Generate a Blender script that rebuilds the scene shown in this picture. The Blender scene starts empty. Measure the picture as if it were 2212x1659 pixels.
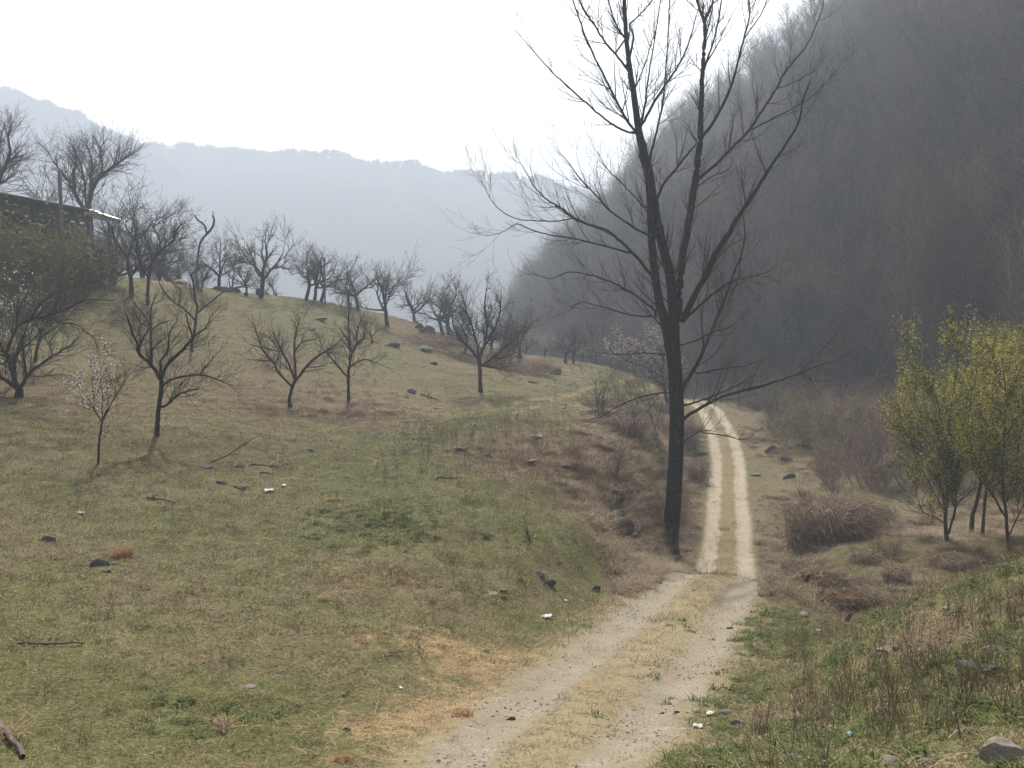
import bpy, math, random
import numpy as np
from mathutils import Vector, Matrix, Euler, noise as mnoise

SC = bpy.context.scene
COL = SC.collection
# ------------------------------------------------------------------ camera
FPX, CXV, CYV, HZ = 2150.0, 1106.0, 829.5, 650.0      # focal length and centre, measured on a 2212 x 1659 copy of the photograph
PITCH = math.atan((CYV - HZ) / FPX)
cam = bpy.data.cameras.new('camera')
cam.sensor_width = 36.0
cam.lens = 36.0 * FPX / 2212.0
cam.clip_start = 0.1
cam.clip_end = 4000
camo = bpy.data.objects.new('camera', cam)
COL.objects.link(camo)
camo.location = (0, 0, 0)
camo.rotation_euler = (math.pi / 2 - PITCH, 0, 0)
SC.camera = camo
# ------------------------------------------------------------------ world, sun, exposure
SUN_EL, SUN_AZ = math.radians(46), math.radians(-7)    # azimuth measured from +Y towards +X
world = bpy.data.worlds.new('World')
SC.world = world
world.use_nodes = True
wt = world.node_tree
for n_ in list(wt.nodes):
    wt.nodes.remove(n_)
sky = wt.nodes.new('ShaderNodeTexSky')
sky.sky_type = 'NISHITA'
sky.sun_disc = False
sky.sun_elevation = SUN_EL
sky.sun_rotation = SUN_AZ
sky.air_density = 1.0
sky.dust_density = 7.0
sky.ozone_density = 1.0
hsv = wt.nodes.new('ShaderNodeHueSaturation')
hsv.inputs['Saturation'].default_value = 0.35
hsv.inputs['Value'].default_value = 1.0
bg = wt.nodes.new('ShaderNodeBackground')
bg.inputs['Strength'].default_value = 0.13
wo = wt.nodes.new('ShaderNodeOutputWorld')
wt.links.new(sky.outputs[0], hsv.inputs['Color'])
wt.links.new(hsv.outputs[0], bg.inputs['Color'])
wt.links.new(bg.outputs[0], wo.inputs['Surface'])
sun = bpy.data.lights.new('sun', 'SUN')
sun.energy = 5.0
sun.angle = math.radians(0.6)
sun.color = (1.0, 0.935, 0.83)
suno = bpy.data.objects.new('sun', sun)
COL.objects.link(suno)
_sd = Vector((math.sin(SUN_AZ) * math.cos(SUN_EL), math.cos(SUN_AZ) * math.cos(SUN_EL), math.sin(SUN_EL)))
suno.rotation_euler = _sd.to_track_quat('Z', 'Y').to_euler()
suno.location = (-30, 60, 80)
SC.view_settings.view_transform = 'Standard'
SC.view_settings.look = 'None'
SC.view_settings.gamma = 1.0
SC.view_settings.use_curve_mapping = False
SC.view_settings.exposure = 0.60
SC.render.engine = 'CYCLES'
SC.cycles.use_denoising = True
SC.cycles.max_bounces = 5
SC.cycles.diffuse_bounces = 2
SC.cycles.glossy_bounces = 1
SC.cycles.transmission_bounces = 2
SC.cycles.transparent_max_bounces = 6
SC.cycles.volume_bounces = 0
SC.cycles.use_adaptive_sampling = True
SC.cycles.adaptive_threshold = 0.02
HAZE = 0.00135

# ------------------------------------------------------------------ geometry of the view -> world
FW = np.array([0, math.cos(PITCH), -math.sin(PITCH)])
UP = np.array([0, math.sin(PITCH), math.cos(PITCH)])
def ray(u, v):
    d = FW * FPX + np.array([u - CXV, 0, 0]) + UP * (CYV - v)
    return d / d[1]
def P(u, v, d):
    return ray(u, v) * d

# ------------------------------------------------------------------ terrain
def smooth(x):
    x = np.clip(x, 0, 1)
    return x * x * (3 - 2 * x)
def h2(ix, iy, s):
    n = (ix.astype(np.int64) * 374761393 + iy.astype(np.int64) * 668265263 + s * 974634777) & 0xFFFFFFFF
    n = ((n ^ (n >> 13)) * 1274126177) & 0xFFFFFFFF
    return ((n ^ (n >> 16)) & 0xFFFF) / 65535.0
def vnoise(x, y, s=0):
    x = np.asarray(x, float); y = np.asarray(y, float)
    ix = np.floor(x); iy = np.floor(y)
    fx = smooth(x - ix); fy = smooth(y - iy)
    a = h2(ix, iy, s); b = h2(ix + 1, iy, s); c = h2(ix, iy + 1, s); d = h2(ix + 1, iy + 1, s)
    return (a * (1 - fx) + b * fx) * (1 - fy) + (c * (1 - fx) + d * fx) * fy - 0.5
def fbm(x, y, s=0, o=4):
    r = 0; a = 1.0
    for i in range(o):
        r = r + a * vnoise(x * 2 ** i + 17.3 * i, y * 2 ** i - 9.1 * i, s + i)
        a *= 0.5
    return r

ROADV = [(1010, 1800, 7.6), (1120, 1680, 9.3), (1200, 1600, 11), (1295, 1500, 13.6), (1385, 1425, 15.9), (1440, 1362, 18.7), (1500, 1300, 22.8),
         (1540, 1256, 26.6), (1556, 1242, 29), (1560, 1246, 31.5), (1564, 1246, 35), (1568, 1222, 40), (1572, 1160, 45.5), (1572, 1100, 51), (1572, 1050, 57), (1572, 1000, 63.5),
         (1563, 950, 71), (1545, 908, 79), (1525, 878, 88), (1480, 862, 97), (1440, 870, 106), (1400, 890, 116), (1340, 905, 128)]
TRKV = [(1185, 1610, 10.6), (1080, 1540, 12), (960, 1460, 13.8), (850, 1350, 16.2), (810, 1250, 18.8), (800, 1150, 23), (825, 1060, 28.5), (880, 975, 35.5),
        (960, 925, 42), (1080, 890, 51), (1200, 866, 59.5), (1290, 845, 69), (1390, 822, 80)]
CTRL = [(0, 1659, 9.5), (500, 1659, 10), (-500, 1659, 9), (-600, 1300, 15), (-500, 1000, 25), (-400, 760, 38), (-400, 640, 50),
        (0, 1400, 13.5), (500, 1400, 14), (0, 1200, 19), (500, 1200, 20.5), (1000, 1250, 19.8), (1100, 1400, 16), (1200, 1350, 18),
        (0, 1000, 27), (212, 1005, 27.5), (500, 1000, 31), (1100, 1010, 35), (1000, 1100, 26), (340, 925, 32), (0, 860, 36), (0, 700, 48), (0, 600, 58),
        (625, 885, 45), (755, 868, 48), (500, 760, 53), (315, 640, 60), (150, 600, 62), (565, 645, 76), (440, 625, 68), (700, 655, 82),
        (838, 700, 82), (780, 760, 66), (900, 700, 88), (1000, 745, 88), (1037, 848, 60), (900, 880, 52), (1150, 800, 76), (1240, 788, 86),
        (1330, 800, 97), (1400, 830, 88),
        # plateau edge and bank down to the road
        (1160, 1040, 33), (1250, 1130, 28), (1330, 1210, 24.3), (1330, 1290, 21.2), (1280, 1000, 38), (1240, 905, 51),
        (1445, 1188, 37.5), (1400, 1110, 37), (1400, 1010, 43), (1390, 920, 52), (1505, 1000, 60), (1490, 905, 70), (1440, 862, 78),
        # right of the road
        (1650, 1225, 36.5), (1660, 1050, 56), (1660, 950, 70), (1800, 950, 66), (2000, 950, 64), (2212, 980, 60), (1900, 1160, 40), (2060, 1190, 37),
        (1700, 1300, 26.5), (1790, 1290, 27), (1660, 1400, 18.3), (1780, 1220, 33.5), (1650, 900, 80), (1560, 860, 98),
        # foreground bank
        (1480, 1520, 12.5), (1400, 1659, 8.6), (1800, 1659, 7), (2212, 1659, 5.8), (1700, 1500, 11.3), (2000, 1500, 9.5), (2212, 1450, 9),
        (1900, 1345, 14.5), (2212, 1240, 13.5), (2230, 1198, 15)]
WORLDPTS = [(0, 0, -1.65), (0, 3, -2.35), (-8, 0, -2.2), (3, 2, -1.7), (6, 0, -1.0), (0, -10, -0.4), (12, 0, 0.5), (-20, 5, -3.8), (-40, 0, -2), (0, -40, 4), (30, -30, 10),
            (10, 22, -8.0), (13, 26, -8.8), (16, 20, -7.5), (14, 10, -2.0), (20, 14, -3.6), (26, 25, -8.5), (34, 40, -9.5), (8.6, 24, -7.7),
            (-25, 105, -6), (-12, 115, -12), (4, 122, -12), (-55, 90, -1), (-45, 50, 4), (-80, 60, 14), (-70, 30, 6), (-100, 100, 12),
            (-60, 140, -14), (-20, 150, -22), (10, 150, -16), (0, 200, -24), (0, 300, -26), (-100, 200, -20), (-100, 300, -30), (60, 200, -16), (60, 100, -12),
            (60, 300, -20), (60, 30, -6), (-35, 72, 1.6), (-50, 68, 3.0), (100, 0, 5), (-100, -60, 0)]
_cp = np.array([P(*c) for c in CTRL] + [P(*c) for c in ROADV] + [P(*c) for c in TRKV] + [np.array(c, float) for c in WORLDPTS])
def _phi(r2):
    return np.where(r2 > 1e-9, 0.5 * r2 * np.log(r2 + 1e-12), 0)
def _tps(pts, lam):
    n = len(pts); s = 40.0
    X = pts[:, :2] / s
    d2 = ((X[:, None] - X[None]) ** 2).sum(-1)
    K = _phi(d2) + lam * np.eye(n)
    Q = np.hstack([np.ones((n, 1)), X])
    A = np.zeros((n + 3, n + 3)); A[:n, :n] = K; A[:n, n:] = Q; A[n:, :n] = Q.T
    b = np.zeros(n + 3); b[:n] = pts[:, 2]
    w = np.linalg.solve(A, b)
    return X, w, s
_X, _w, _s = _tps(_cp, 0.0006)
def valley(x, y):
    x = np.asarray(x, float).ravel() / _s; y = np.asarray(y, float).ravel() / _s
    out = np.empty(len(x))
    for i in range(0, len(x), 20000):
        xs, ys = x[i:i + 20000], y[i:i + 20000]
        d2 = (xs[:, None] - _X[None, :, 0]) ** 2 + (ys[:, None] - _X[None, :, 1]) ** 2
        out[i:i + 20000] = _phi(d2) @ _w[:-3] + _w[-3] + _w[-2] * xs + _w[-1] * ys
    return out
ROAD = np.array([P(*c) for c in ROADV]); TRK = np.array([P(*c) for c in TRKV])
def densify(pl, n=6):
    # Catmull-Rom
    out = []
    for i in range(len(pl) - 1):
        p0 = pl[max(i - 1, 0)]; p1 = pl[i]; p2 = pl[i + 1]; p3 = pl[min(i + 2, len(pl) - 1)]
        for k in range(n):
            t = k / n
            out.append(0.5 * ((2 * p1) + (-p0 + p2) * t + (2 * p0 - 5 * p1 + 4 * p2 - p3) * t * t + (-p0 + 3 * p1 - 3 * p2 + p3) * t ** 3))
    out.append(pl[-1])
    return np.array(out)
ROADD = densify(ROAD, 4)
# light smoothing of the road's height profile
for _ in range(2):
    ROADD[1:-1, 2] = (ROADD[:-2, 2] + 2 * ROADD[1:-1, 2] + ROADD[2:, 2]) / 4
TRKD = densify(TRK, 3)
def polydist(x, y, pl):
    """signed lateral distance, height of the line at the nearest point, distance along"""
    best = np.full(len(x), 1e9); lat = np.zeros(len(x)); zz = np.zeros(len(x)); al = np.zeros(len(x)); acc = 0
    for i in range(len(pl) - 1):
        a, b = pl[i], pl[i + 1]
        dx, dy = b[0] - a[0], b[1] - a[1]
        L2 = dx * dx + dy * dy; L = math.sqrt(L2)
        t = np.clip(((x - a[0]) * dx + (y - a[1]) * dy) / L2, 0, 1)
        px, py = a[0] + t * dx, a[1] + t * dy
        dd = np.hypot(x - px, y - py)
        m = dd < best
        sgn = np.sign((x - a[0]) * dy - (y - a[1]) * dx)
        best = np.where(m, dd, best); lat = np.where(m, dd * sgn, lat); zz = np.where(m, a[2] + t * (b[2] - a[2]), zz); al = np.where(m, acc + t * L, al)
        acc += L
    return lat, zz, al
# the wooded hill on the far side of the valley
_fy = np.array([-60, 0, 20, 40, 60, 80, 100, 140, 180, 230, 280, 350, 420])
_fx = np.array([60, 50, 44, 40, 35, 28.5, 21, 11, 5, 1, 1, -2, -6])
_RID = np.array([P(*c) for c in [(1128, 665, 352), (1160, 640, 345), (1200, 606, 335), (1250, 545, 322), (1300, 492, 310), (1400, 428, 290), (1500, 362, 265), (1600, 280, 246), (1700, 205, 232), (1800, 128, 222),
                                 (1900, 20, 216), (2100, -170, 210), (2400, -460, 204)]])
def hillz(x, y):
    foot = np.interp(y, _fy, _fx)
    t = x - foot
    g = np.interp(y, [40, 120, 220, 350], [0.80, 0.92, 1.0, 1.05])
    A = -9.5 + g * t + 2.5 * np.sin(y * 0.055 + x * 0.02) * smooth(t / 25) + 3.0 * fbm(x * 0.03, y * 0.03, 5, 3) * smooth(t / 20)
    xr = _RID[:, 0]
    yr = np.interp(x, xr, _RID[:, 1]); zr = np.interp(x, xr, _RID[:, 2])
    zr = zr + (x > xr[-1]) * np.maximum(0, 0)
    B = zr - 0.7 * (y - yr) + 3.0 * fbm(x * 0.05, y * 0.05, 9, 3)
    k = 3.0
    h = np.clip(0.5 + 0.5 * (B - A) / k, 0, 1)
    H = B * (1 - h) + A * h - k * h * (1 - h)
    H = np.minimum(H, 118)
    return H, t
def roadw(y):
    return np.interp(y, [8, 12, 24, 30, 40, 100], [.96, 1.05, 1.16, 1.10, .90, .82])
def terrain_full(x, y, micro=True):
    x = np.asarray(x, float).ravel(); y = np.asarray(y, float).ravel()
    V = valley(x, y)
    r = np.hypot(x, y)
    far = smooth((r - 300) / 150)
    V = V * (1 - far) + (-26) * far
    V = np.clip(V, -40, 40)
    H, t = hillz(x, y)
    k = 3.0
    h = np.clip(0.5 + 0.5 * (H - V) / k, 0, 1)
    Z = V * (1 - h) + H * h + k * h * (1 - h) * 0.5
    lat, rz, al = polydist(x, y, ROADD)
    end = smooth((al - 1) / 4)
    w = (1 - smooth((np.abs(lat) - 1.7) / 2.2)) * end
    # banks: left cut above the road keeps the terrain, bench under the wheels is level
    Z = Z * (1 - w) + rz * w
    rut = np.exp(-((np.abs(lat) - 0.78 * roadw(y)) / 0.27) ** 2)
    Z = Z - 0.05 * rut * w + 0.02 * w * np.exp(-(lat / 0.35) ** 2)
    tl, tz, ta = polydist(x, y, TRKD)
    Z = Z - 0.03 * np.exp(-((np.abs(tl) - 0.75) / 0.22) ** 2)
    if micro:
        rough = np.clip(np.abs(lat) / 2.5 - 0.5, 0.12, 1)
        Z = Z + rough * (0.10 * fbm(x * 0.45, y * 0.45, 21, 3) + 0.08 * fbm(x * 2.3, y * 2.3, 33, 3))
        bank = np.exp(-((lat + 5) / 4.0) ** 2) * smooth((y - 16) / 6) * smooth((75 - y) / 15) + smooth((lat - 1.8) / 2) * smooth((y - 17) / 5) * 0.8
        Z = Z + bank * rough * 0.28 * fbm(x * 0.9, y * 0.9, 44, 3)
    return Z, dict(lat=lat, al=al, trk=tl, forest=h, t=t)
def ground(x, y):
    return float(terrain_full([x], [y])[0][0])
def hit(u, v, dmin=4, dmax=160):
    r = ray(u, v)
    ds = np.exp(np.linspace(math.log(dmin), math.log(dmax), 900))
    z, _ = terrain_full(r[0] * ds, ds)
    below = r[2] * ds < z
    i = int(np.argmax(below))
    if not below.any():
        i = int(np.argmin(r[2] * ds - z))
        return Vector((r[0] * ds[i], ds[i], z[i]))
    d0, d1 = ds[max(i - 1, 0)], ds[i]
    dd = np.linspace(d0, d1, 12); z, _ = terrain_full(r[0] * dd, dd)
    j = int(np.argmax(r[2] * dd < z)); d = dd[j]
    return Vector((r[0] * d, d, z[j]))
# ------------------------------------------------------------------ helpers
def obj_of(name, mesh, parent=None, mat=None):
    if mat is not None and len(mesh.materials) == 0:
        mesh.materials.append(mat)
    o = bpy.data.objects.new(name, mesh)
    COL.objects.link(o)
    if parent is not None:
        o.parent = parent
    return o
def tag(o, label=None, cat=None, group=None, kind=None):
    if label: o['label'] = label
    if cat: o['category'] = cat
    if group: o['group'] = group
    if kind: o['kind'] = kind
    return o
def empty(name, loc, rz=0.0, sc=1.0):
    o = bpy.data.objects.new(name, None)
    COL.objects.link(o)
    o.location = loc; o.rotation_euler = (0, 0, rz); o.scale = (sc, sc, sc)
    o.empty_display_size = 0.2
    return o
def mesh_from(name, V, F, smooth_=True, mat=None, mi=None):
    """V (n,3) array; F (m,4) int array of quads or (m,3) of triangles, or a list"""
    me = bpy.data.meshes.new(name)
    V = np.asarray(V, np.float32)
    if isinstance(F, np.ndarray):
        k = F.shape[1]
        me.vertices.add(len(V)); me.vertices.foreach_set('co', V.ravel())
        me.loops.add(F.size); me.loops.foreach_set('vertex_index', F.ravel().astype(np.int32))
        me.polygons.add(len(F))
        me.polygons.foreach_set('loop_start', np.arange(0, F.size, k, dtype=np.int32))
        me.polygons.foreach_set('loop_total', np.full(len(F), k, np.int32))
        if mi is not None:
            me.polygons.foreach_set('material_index', np.asarray(mi, np.int32))
        me.update(calc_edges=True)
        me.validate()
    else:
        me.from_pydata([tuple(v) for v in V], [], F)
    if smooth_:
        me.polygons.foreach_set('use_smooth', [True] * len(me.polygons))
    if mat is not None:
        for m in (mat if isinstance(mat, (list, tuple)) else [mat]):
            me.materials.append(m)
    return me

# ------------------------------------------------------------------ node helper
class NT:
    def __init__(s, name):
        s.m = bpy.data.materials.new(name); s.m.use_nodes = True
        s.t = s.m.node_tree
        for n in list(s.t.nodes): s.t.nodes.remove(n)
        s.out = s.t.nodes.new('ShaderNodeOutputMaterial')
    def n(s, typ, **kw):
        x = s.t.nodes.new(typ)
        for k, v in kw.items(): setattr(x, k, v)
        return x
    def put(s, sock, v):
        if isinstance(v, bpy.types.NodeSocket): s.t.links.new(v, sock)
        elif v is not None:
            if sock.type == 'RGBA' and len(v) == 3: v = (*v, 1)
            sock.default_value = v
    def math(s, op, a, b=None, c=None, clamp=False):
        x = s.n('ShaderNodeMath', operation=op); x.use_clamp = clamp
        s.put(x.inputs[0], a)
        if b is not None: s.put(x.inputs[1], b)
        if c is not None: s.put(x.inputs[2], c)
        return x.outputs[0]
    def mix(s, f, a, b, mode='MIX'):
        x = s.n('ShaderNodeMix', data_type='RGBA', blend_type=mode)
        s.put(x.inputs['Factor'], f) if False else s.put(x.inputs[0], f)
        s.put(x.inputs[6], a); s.put(x.inputs[7], b)
        return x.outputs[2]
    def noise(s, scale, detail=3, vec=None, rough=0.6, dist=0.0):
        x = s.n('ShaderNodeTexNoise'); x.inputs['Scale'].default_value = scale
        x.inputs['Detail'].default_value = detail; x.inputs['Roughness'].default_value = rough; x.inputs['Distortion'].default_value = dist
        if vec is not None: s.put(x.inputs['Vector'], vec)
        return x.outputs['Fac']
    def ramp(s, f, stops):
        x = s.n('ShaderNodeValToRGB'); e = x.color_ramp.elements
        while len(e) < len(stops): e.new(0.5)
        for i, (p, c) in enumerate(stops):
            e[i].position = p; e[i].color = (*c, 1) if len(c) == 3 else c
        s.put(x.inputs[0], f); return x.outputs[0]
    def sstep(s, v, a, b):
        x = s.n('ShaderNodeMapRange', interpolation_type='SMOOTHSTEP')
        s.put(x.inputs[0], v); x.inputs[1].default_value = a; x.inputs[2].default_value = b
        return x.outputs[0]
    def attr(s, name, typ='GEOMETRY'):
        x = s.n('ShaderNodeAttribute', attribute_type=typ); x.attribute_name = name
        return x
    def pos(s): return s.n('ShaderNodeNewGeometry').outputs['Position']
    def island(s): return s.n('ShaderNodeNewGeometry').outputs['Random Per Island']
    def orand(s): return s.n('ShaderNodeObjectInfo').outputs['Random']
    def bump(s, h, strength, dist):
        x = s.n('ShaderNodeBump'); x.inputs['Strength'].default_value = strength; x.inputs['Distance'].default_value = dist
        s.put(x.inputs['Height'], h); return x.outputs[0]
    def done(s, col, rough=0.9, normal=None, spec=0.2, trans=0.0, metallic=0.0):
        b = s.n('ShaderNodeBsdfPrincipled')
        s.put(b.inputs['Base Color'], col); s.put(b.inputs['Roughness'], rough)
        b.inputs['Specular IOR Level'].default_value = spec; b.inputs['Metallic'].default_value = metallic
        if normal is not None: s.put(b.inputs['Normal'], normal)
        o = b.outputs[0]
        if trans:
            t = s.n('ShaderNodeBsdfTranslucent'); s.put(t.inputs[0], col)
            mx = s.n('ShaderNodeMixShader'); mx.inputs[0].default_value = trans
            s.t.links.new(o, mx.inputs[1]); s.t.links.new(t.outputs[0], mx.inputs[2]); o = mx.outputs[0]
        s.t.links.new(o, s.out.inputs['Surface'])
        return s.m

def bark(name, a, b, scale=6, lich=0.0):
    t = NT(name); p = t.pos()
    c = t.mix(t.noise(scale, 4, p), a, b)
    if lich:
        c = t.mix(t.math('MULTIPLY', t.sstep(t.noise(9, 3, p), 0.60, 0.68), lich), c, (0.13, 0.13, 0.11))
    sc = t.n('ShaderNodeMapping'); sc.inputs['Scale'].default_value = (1, 1, 0.25); t.put(sc.inputs[0], p)
    return t.done(c, 0.95, t.bump(t.noise(scale * 5, 3, sc.outputs[0]), 0.6, 0.03), spec=0.1)
def flat(name, a, b, rough=0.85, trans=0.0, by='island', spec=0.2):
    t = NT(name)
    f = t.island() if by == 'island' else t.orand() if by == 'object' else t.noise(3, 3, t.pos())
    return t.done(t.mix(f, a, b), rough, trans=trans, spec=spec)

M_POPLAR = bark('poplar bark', (0.020, 0.018, 0.015), (0.045, 0.041, 0.034), 5, 0.8)
M_ORCH = bark('orchard bark', (0.022, 0.018, 0.015), (0.050, 0.042, 0.036), 7)
M_TWIG = bark('twig bark', (0.065, 0.054, 0.046), (0.105, 0.090, 0.076), 2)
M_FOREST = NT('forest bark')
_q = M_FOREST.pos(); _n = M_FOREST.sstep(M_FOREST.math('ADD', M_FOREST.math('MULTIPLY', M_FOREST.noise(0.045, 4, _q, .65), 1.1), M_FOREST.math('MULTIPLY', M_FOREST.orand(), 0.45)), 0.45, 1.1)
_c = M_FOREST.mix(_n, (0.020, 0.018, 0.016), (0.20, 0.155, 0.12))
M_FOREST = M_FOREST.done(_c, 0.95, spec=0.05)
M_BLOSSOM = flat('white blossom', (0.62, 0.58, 0.55), (0.80, 0.78, 0.74), 0.8, 0.3)
M_PINK = flat('pinkish blossom', (0.42, 0.33, 0.31), (0.62, 0.52, 0.50), 0.8, 0.3)
M_WILLOW = flat('willow leaf', (0.21, 0.23, 0.035), (0.50, 0.44, 0.08), 0.7, 0.5)
M_OLIVE = flat('olive leaf', (0.07, 0.072, 0.022), (0.20, 0.175, 0.055), 0.8, 0.3)
M_PINE = flat('pine needles', (0.022, 0.045, 0.020), (0.045, 0.075, 0.03), 0.8, 0.1)
M_DRYLEAF = flat('dry leaf', (0.17, 0.10, 0.055), (0.28, 0.18, 0.10), 0.8, 0.3)

def ground_colour(t, p, green, brown, straw):
    """the meadow colour shared by the ground and the blades that stand on it"""
    n1 = t.noise(0.33, 4, p, 0.65); n2 = t.noise(2.1, 4, p, 0.7); n3 = t.noise(16, 3, p, 0.7)
    f = t.math('ADD', t.math('MULTIPLY', n1, 0.75), t.math('MULTIPLY', n2, 0.5))
    f = t.math('ADD', f, t.math('MULTIPLY', t.math('SUBTRACT', green, brown), 0.22))
    f = t.sstep(f, 0.47, 0.78)
    c = t.mix(f, (0.140, 0.121, 0.068), (0.100, 0.107, 0.042))
    c = t.mix(t.math('MULTIPLY', brown, 0.75, clamp=True), c, (0.148, 0.112, 0.070))
    n4 = t.noise(5.5, 4, p, 0.75)
    sm = t.sstep(t.math('ADD', straw, t.math('ADD', t.math('MULTIPLY', t.math('SUBTRACT', n2, 0.55), 2.2), t.math('MULTIPLY', t.math('SUBTRACT', n4, 0.5), 2.0))), 0.45, 1.1)
    c = t.mix(t.math('MULTIPLY', t.math('MULTIPLY', sm, 0.75), t.sstep(straw, 0.05, 0.4)), c, (0.34, 0.25, 0.140))
    k = t.ramp(n3, [(0.28, (0.42, 0.42, 0.42)), (0.7, (1.42, 1.38, 1.32))])
    return t.mix(1.0, c, k, 'MULTIPLY')

def make_ground_mat():
    t = NT('ground'); p = t.pos()
    lat = t.attr('lat').outputs['Fac']; trk = t.attr('trk').outputs['Fac']
    g = t.attr('green').outputs['Fac']; b = t.attr('brown').outputs['Fac']; fo = t.attr('forest').outputs['Fac']; st = t.attr('straw').outputs['Fac']
    c = ground_colour(t, p, g, b, st)
    # litter
    leaf = t.n('ShaderNodeTexVoronoi'); leaf.inputs['Scale'].default_value = 14; t.put(leaf.inputs[0], p)
    c = t.mix(t.math('MULTIPLY', t.sstep(leaf.outputs['Distance'], 0.35, 0.1), 0.35), c, (0.23, 0.17, 0.115))
    # forest floor
    ff = t.mix(t.noise(0.12, 5, p, 0.7), (0.030, 0.024, 0.020), (0.090, 0.066, 0.050))
    c = t.mix(t.sstep(fo, 0.35, 0.75), c, ff)
    # dirt road
    wob = t.math('MULTIPLY', t.math('SUBTRACT', t.noise(0.9, 3, p), 0.5), 0.5)
    sx = t.n('ShaderNodeSeparateXYZ'); t.put(sx.inputs[0], p)
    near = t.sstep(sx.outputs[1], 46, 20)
    wob2 = t.math('MULTIPLY', t.math('SUBTRACT', t.noise(7, 5, p, 0.8), 0.5), t.math('MULTIPLY_ADD', near, 0.6, 0.55))
    al = t.math('ADD', t.math('ABSOLUTE', lat), t.math('ADD', wob, wob2))
    rut = t.math('MULTIPLY', t.sstep(al, 0.25, 0.55), t.sstep(al, 1.42, 1.02))
    nd = t.noise(1.3, 5, p, 0.7)
    dirt = t.mix(nd, t.mix(near, (0.245, 0.208, 0.15), (0.170, 0.146, 0.106)), t.mix(near, (0.40, 0.345, 0.265), (0.290, 0.254, 0.190)))  # far ruts: pale dirt, with sunlit brightness also put into the colour
    dirt = t.mix(t.math('MULTIPLY', t.sstep(t.noise(1.1, 3, t.math('ADD', p, 3.0) if False else p, .6), 0.5, 0.68), 0.45), dirt, (0.255, 0.195, 0.135))
    peb = t.n('ShaderNodeTexVoronoi'); peb.inputs['Scale'].default_value = 22; t.put(peb.inputs[0], p)
    pebf = t.math('MULTIPLY', t.sstep(peb.outputs['Distance'], 0.33, 0.2), t.sstep(t.noise(0.8, 2, p), 0.42, 0.6))
    dirt = t.mix(pebf, dirt, t.mix(peb.outputs['Color'], (0.25, 0.24, 0.23), (0.44, 0.42, 0.39)))
    dirt = t.mix(t.math('MULTIPLY', t.sstep(t.noise(5, 4, p), 0.56, 0.7), 0.5), dirt, (0.24, 0.17, 0.105))
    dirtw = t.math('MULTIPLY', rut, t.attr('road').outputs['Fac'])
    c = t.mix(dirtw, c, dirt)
    side = t.math('MULTIPLY', t.math('MULTIPLY', t.math('ADD', t.math('MULTIPLY', t.sstep(al, 1.9, 1.2), near), t.math('MULTIPLY', t.sstep(al, 1.0, .7), t.math('SUBTRACT', 1.0, near))), t.math('SUBTRACT', 1.0, rut)), t.attr('road').outputs['Fac'])
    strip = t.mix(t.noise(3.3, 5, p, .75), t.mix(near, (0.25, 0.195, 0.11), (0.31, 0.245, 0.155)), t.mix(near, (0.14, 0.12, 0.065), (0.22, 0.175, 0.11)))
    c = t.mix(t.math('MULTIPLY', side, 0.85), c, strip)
    h = t.math('ADD', t.noise(9, 5, p, 0.75), t.math('MULTIPLY', peb.outputs['Distance'], 0.3))
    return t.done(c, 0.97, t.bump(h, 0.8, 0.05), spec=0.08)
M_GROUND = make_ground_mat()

def blade_mat(name, mode):
    t = NT(name); p = t.pos(); r = t.island()
    g = t.attr('green', 'INSTANCER').outputs['Fac']; b = t.attr('brown', 'INSTANCER').outputs['Fac']; s = t.attr('straw', 'INSTANCER').outputs['Fac']
    c = ground_colour(t, p, g, b, s)
    if mode == 'meadow':
        c = t.mix(t.math('MULTIPLY', t.sstep(r, 0.80, 0.84), 0.65), c, (0.34, 0.26, 0.16))
        c = t.mix(t.math('MULTIPLY', t.sstep(r, 0.20, 0.16), t.math('SUBTRACT', 0.55, t.math('MULTIPLY', b, 0.5))), c, (0.085, 0.14, 0.035))
        c = t.mix(1.0, c, t.ramp(r, [(0, (0.6, 0.6, 0.6)), (1, (1.6, 1.55, 1.45))]), 'MULTIPLY')
    elif mode == 'brown':
        c = t.ramp(r, [(0, (0.12, 0.085, 0.06)), (0.5, (0.240, 0.186, 0.122)), (0.85, (0.35, 0.28, 0.19)), (1, (0.50, 0.41, 0.29))])
    elif mode == 'green':
        c = t.ramp(r, [(0, (0.04, 0.060, 0.018)), (0.5, (0.090, 0.122, 0.034)), (1, (0.16, 0.185, 0.06))])
    elif mode == 'straw':
        c = t.ramp(r, [(0, (0.20, 0.13, 0.07)), (0.5, (0.34, 0.24, 0.13)), (1, (0.48, 0.37, 0.22))])
    return t.done(c, 0.85, spec=0.15, trans=0.25)
M_BLADE = blade_mat('meadow blade', 'meadow'); M_BROWN = blade_mat('dead grass', 'brown'); M_GREEN = blade_mat('green weed', 'green'); M_STRAW = blade_mat('straw', 'straw')
M_STEM = flat('dead weed stem', (0.11, 0.075, 0.052), (0.26, 0.19, 0.135))
M_ROCK = NT('rock'); _p = M_ROCK.pos()
_c = M_ROCK.mix(M_ROCK.noise(5, 5, _p, 0.7), (0.038, 0.038, 0.037), (0.12, 0.116, 0.108))
_c = M_ROCK.mix(M_ROCK.sstep(M_ROCK.noise(3, 4, _p), 0.55, 0.65), _c, (0.09, 0.10, 0.05))
M_ROCK = M_ROCK.done(_c, 0.9, M_ROCK.bump(M_ROCK.noise(14, 5, _p), 0.7, 0.03), spec=0.25)
M_PALE = NT('pale rock'); _p = M_PALE.pos()
_c = M_PALE.mix(M_PALE.noise(6, 5, _p, 0.7), (0.10, 0.085, 0.068), (0.25, 0.222, 0.185))
M_PALE = M_PALE.done(_c, 0.9, M_PALE.bump(M_PALE.noise(14, 5, _p), 0.6, 0.03), spec=0.25)
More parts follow.
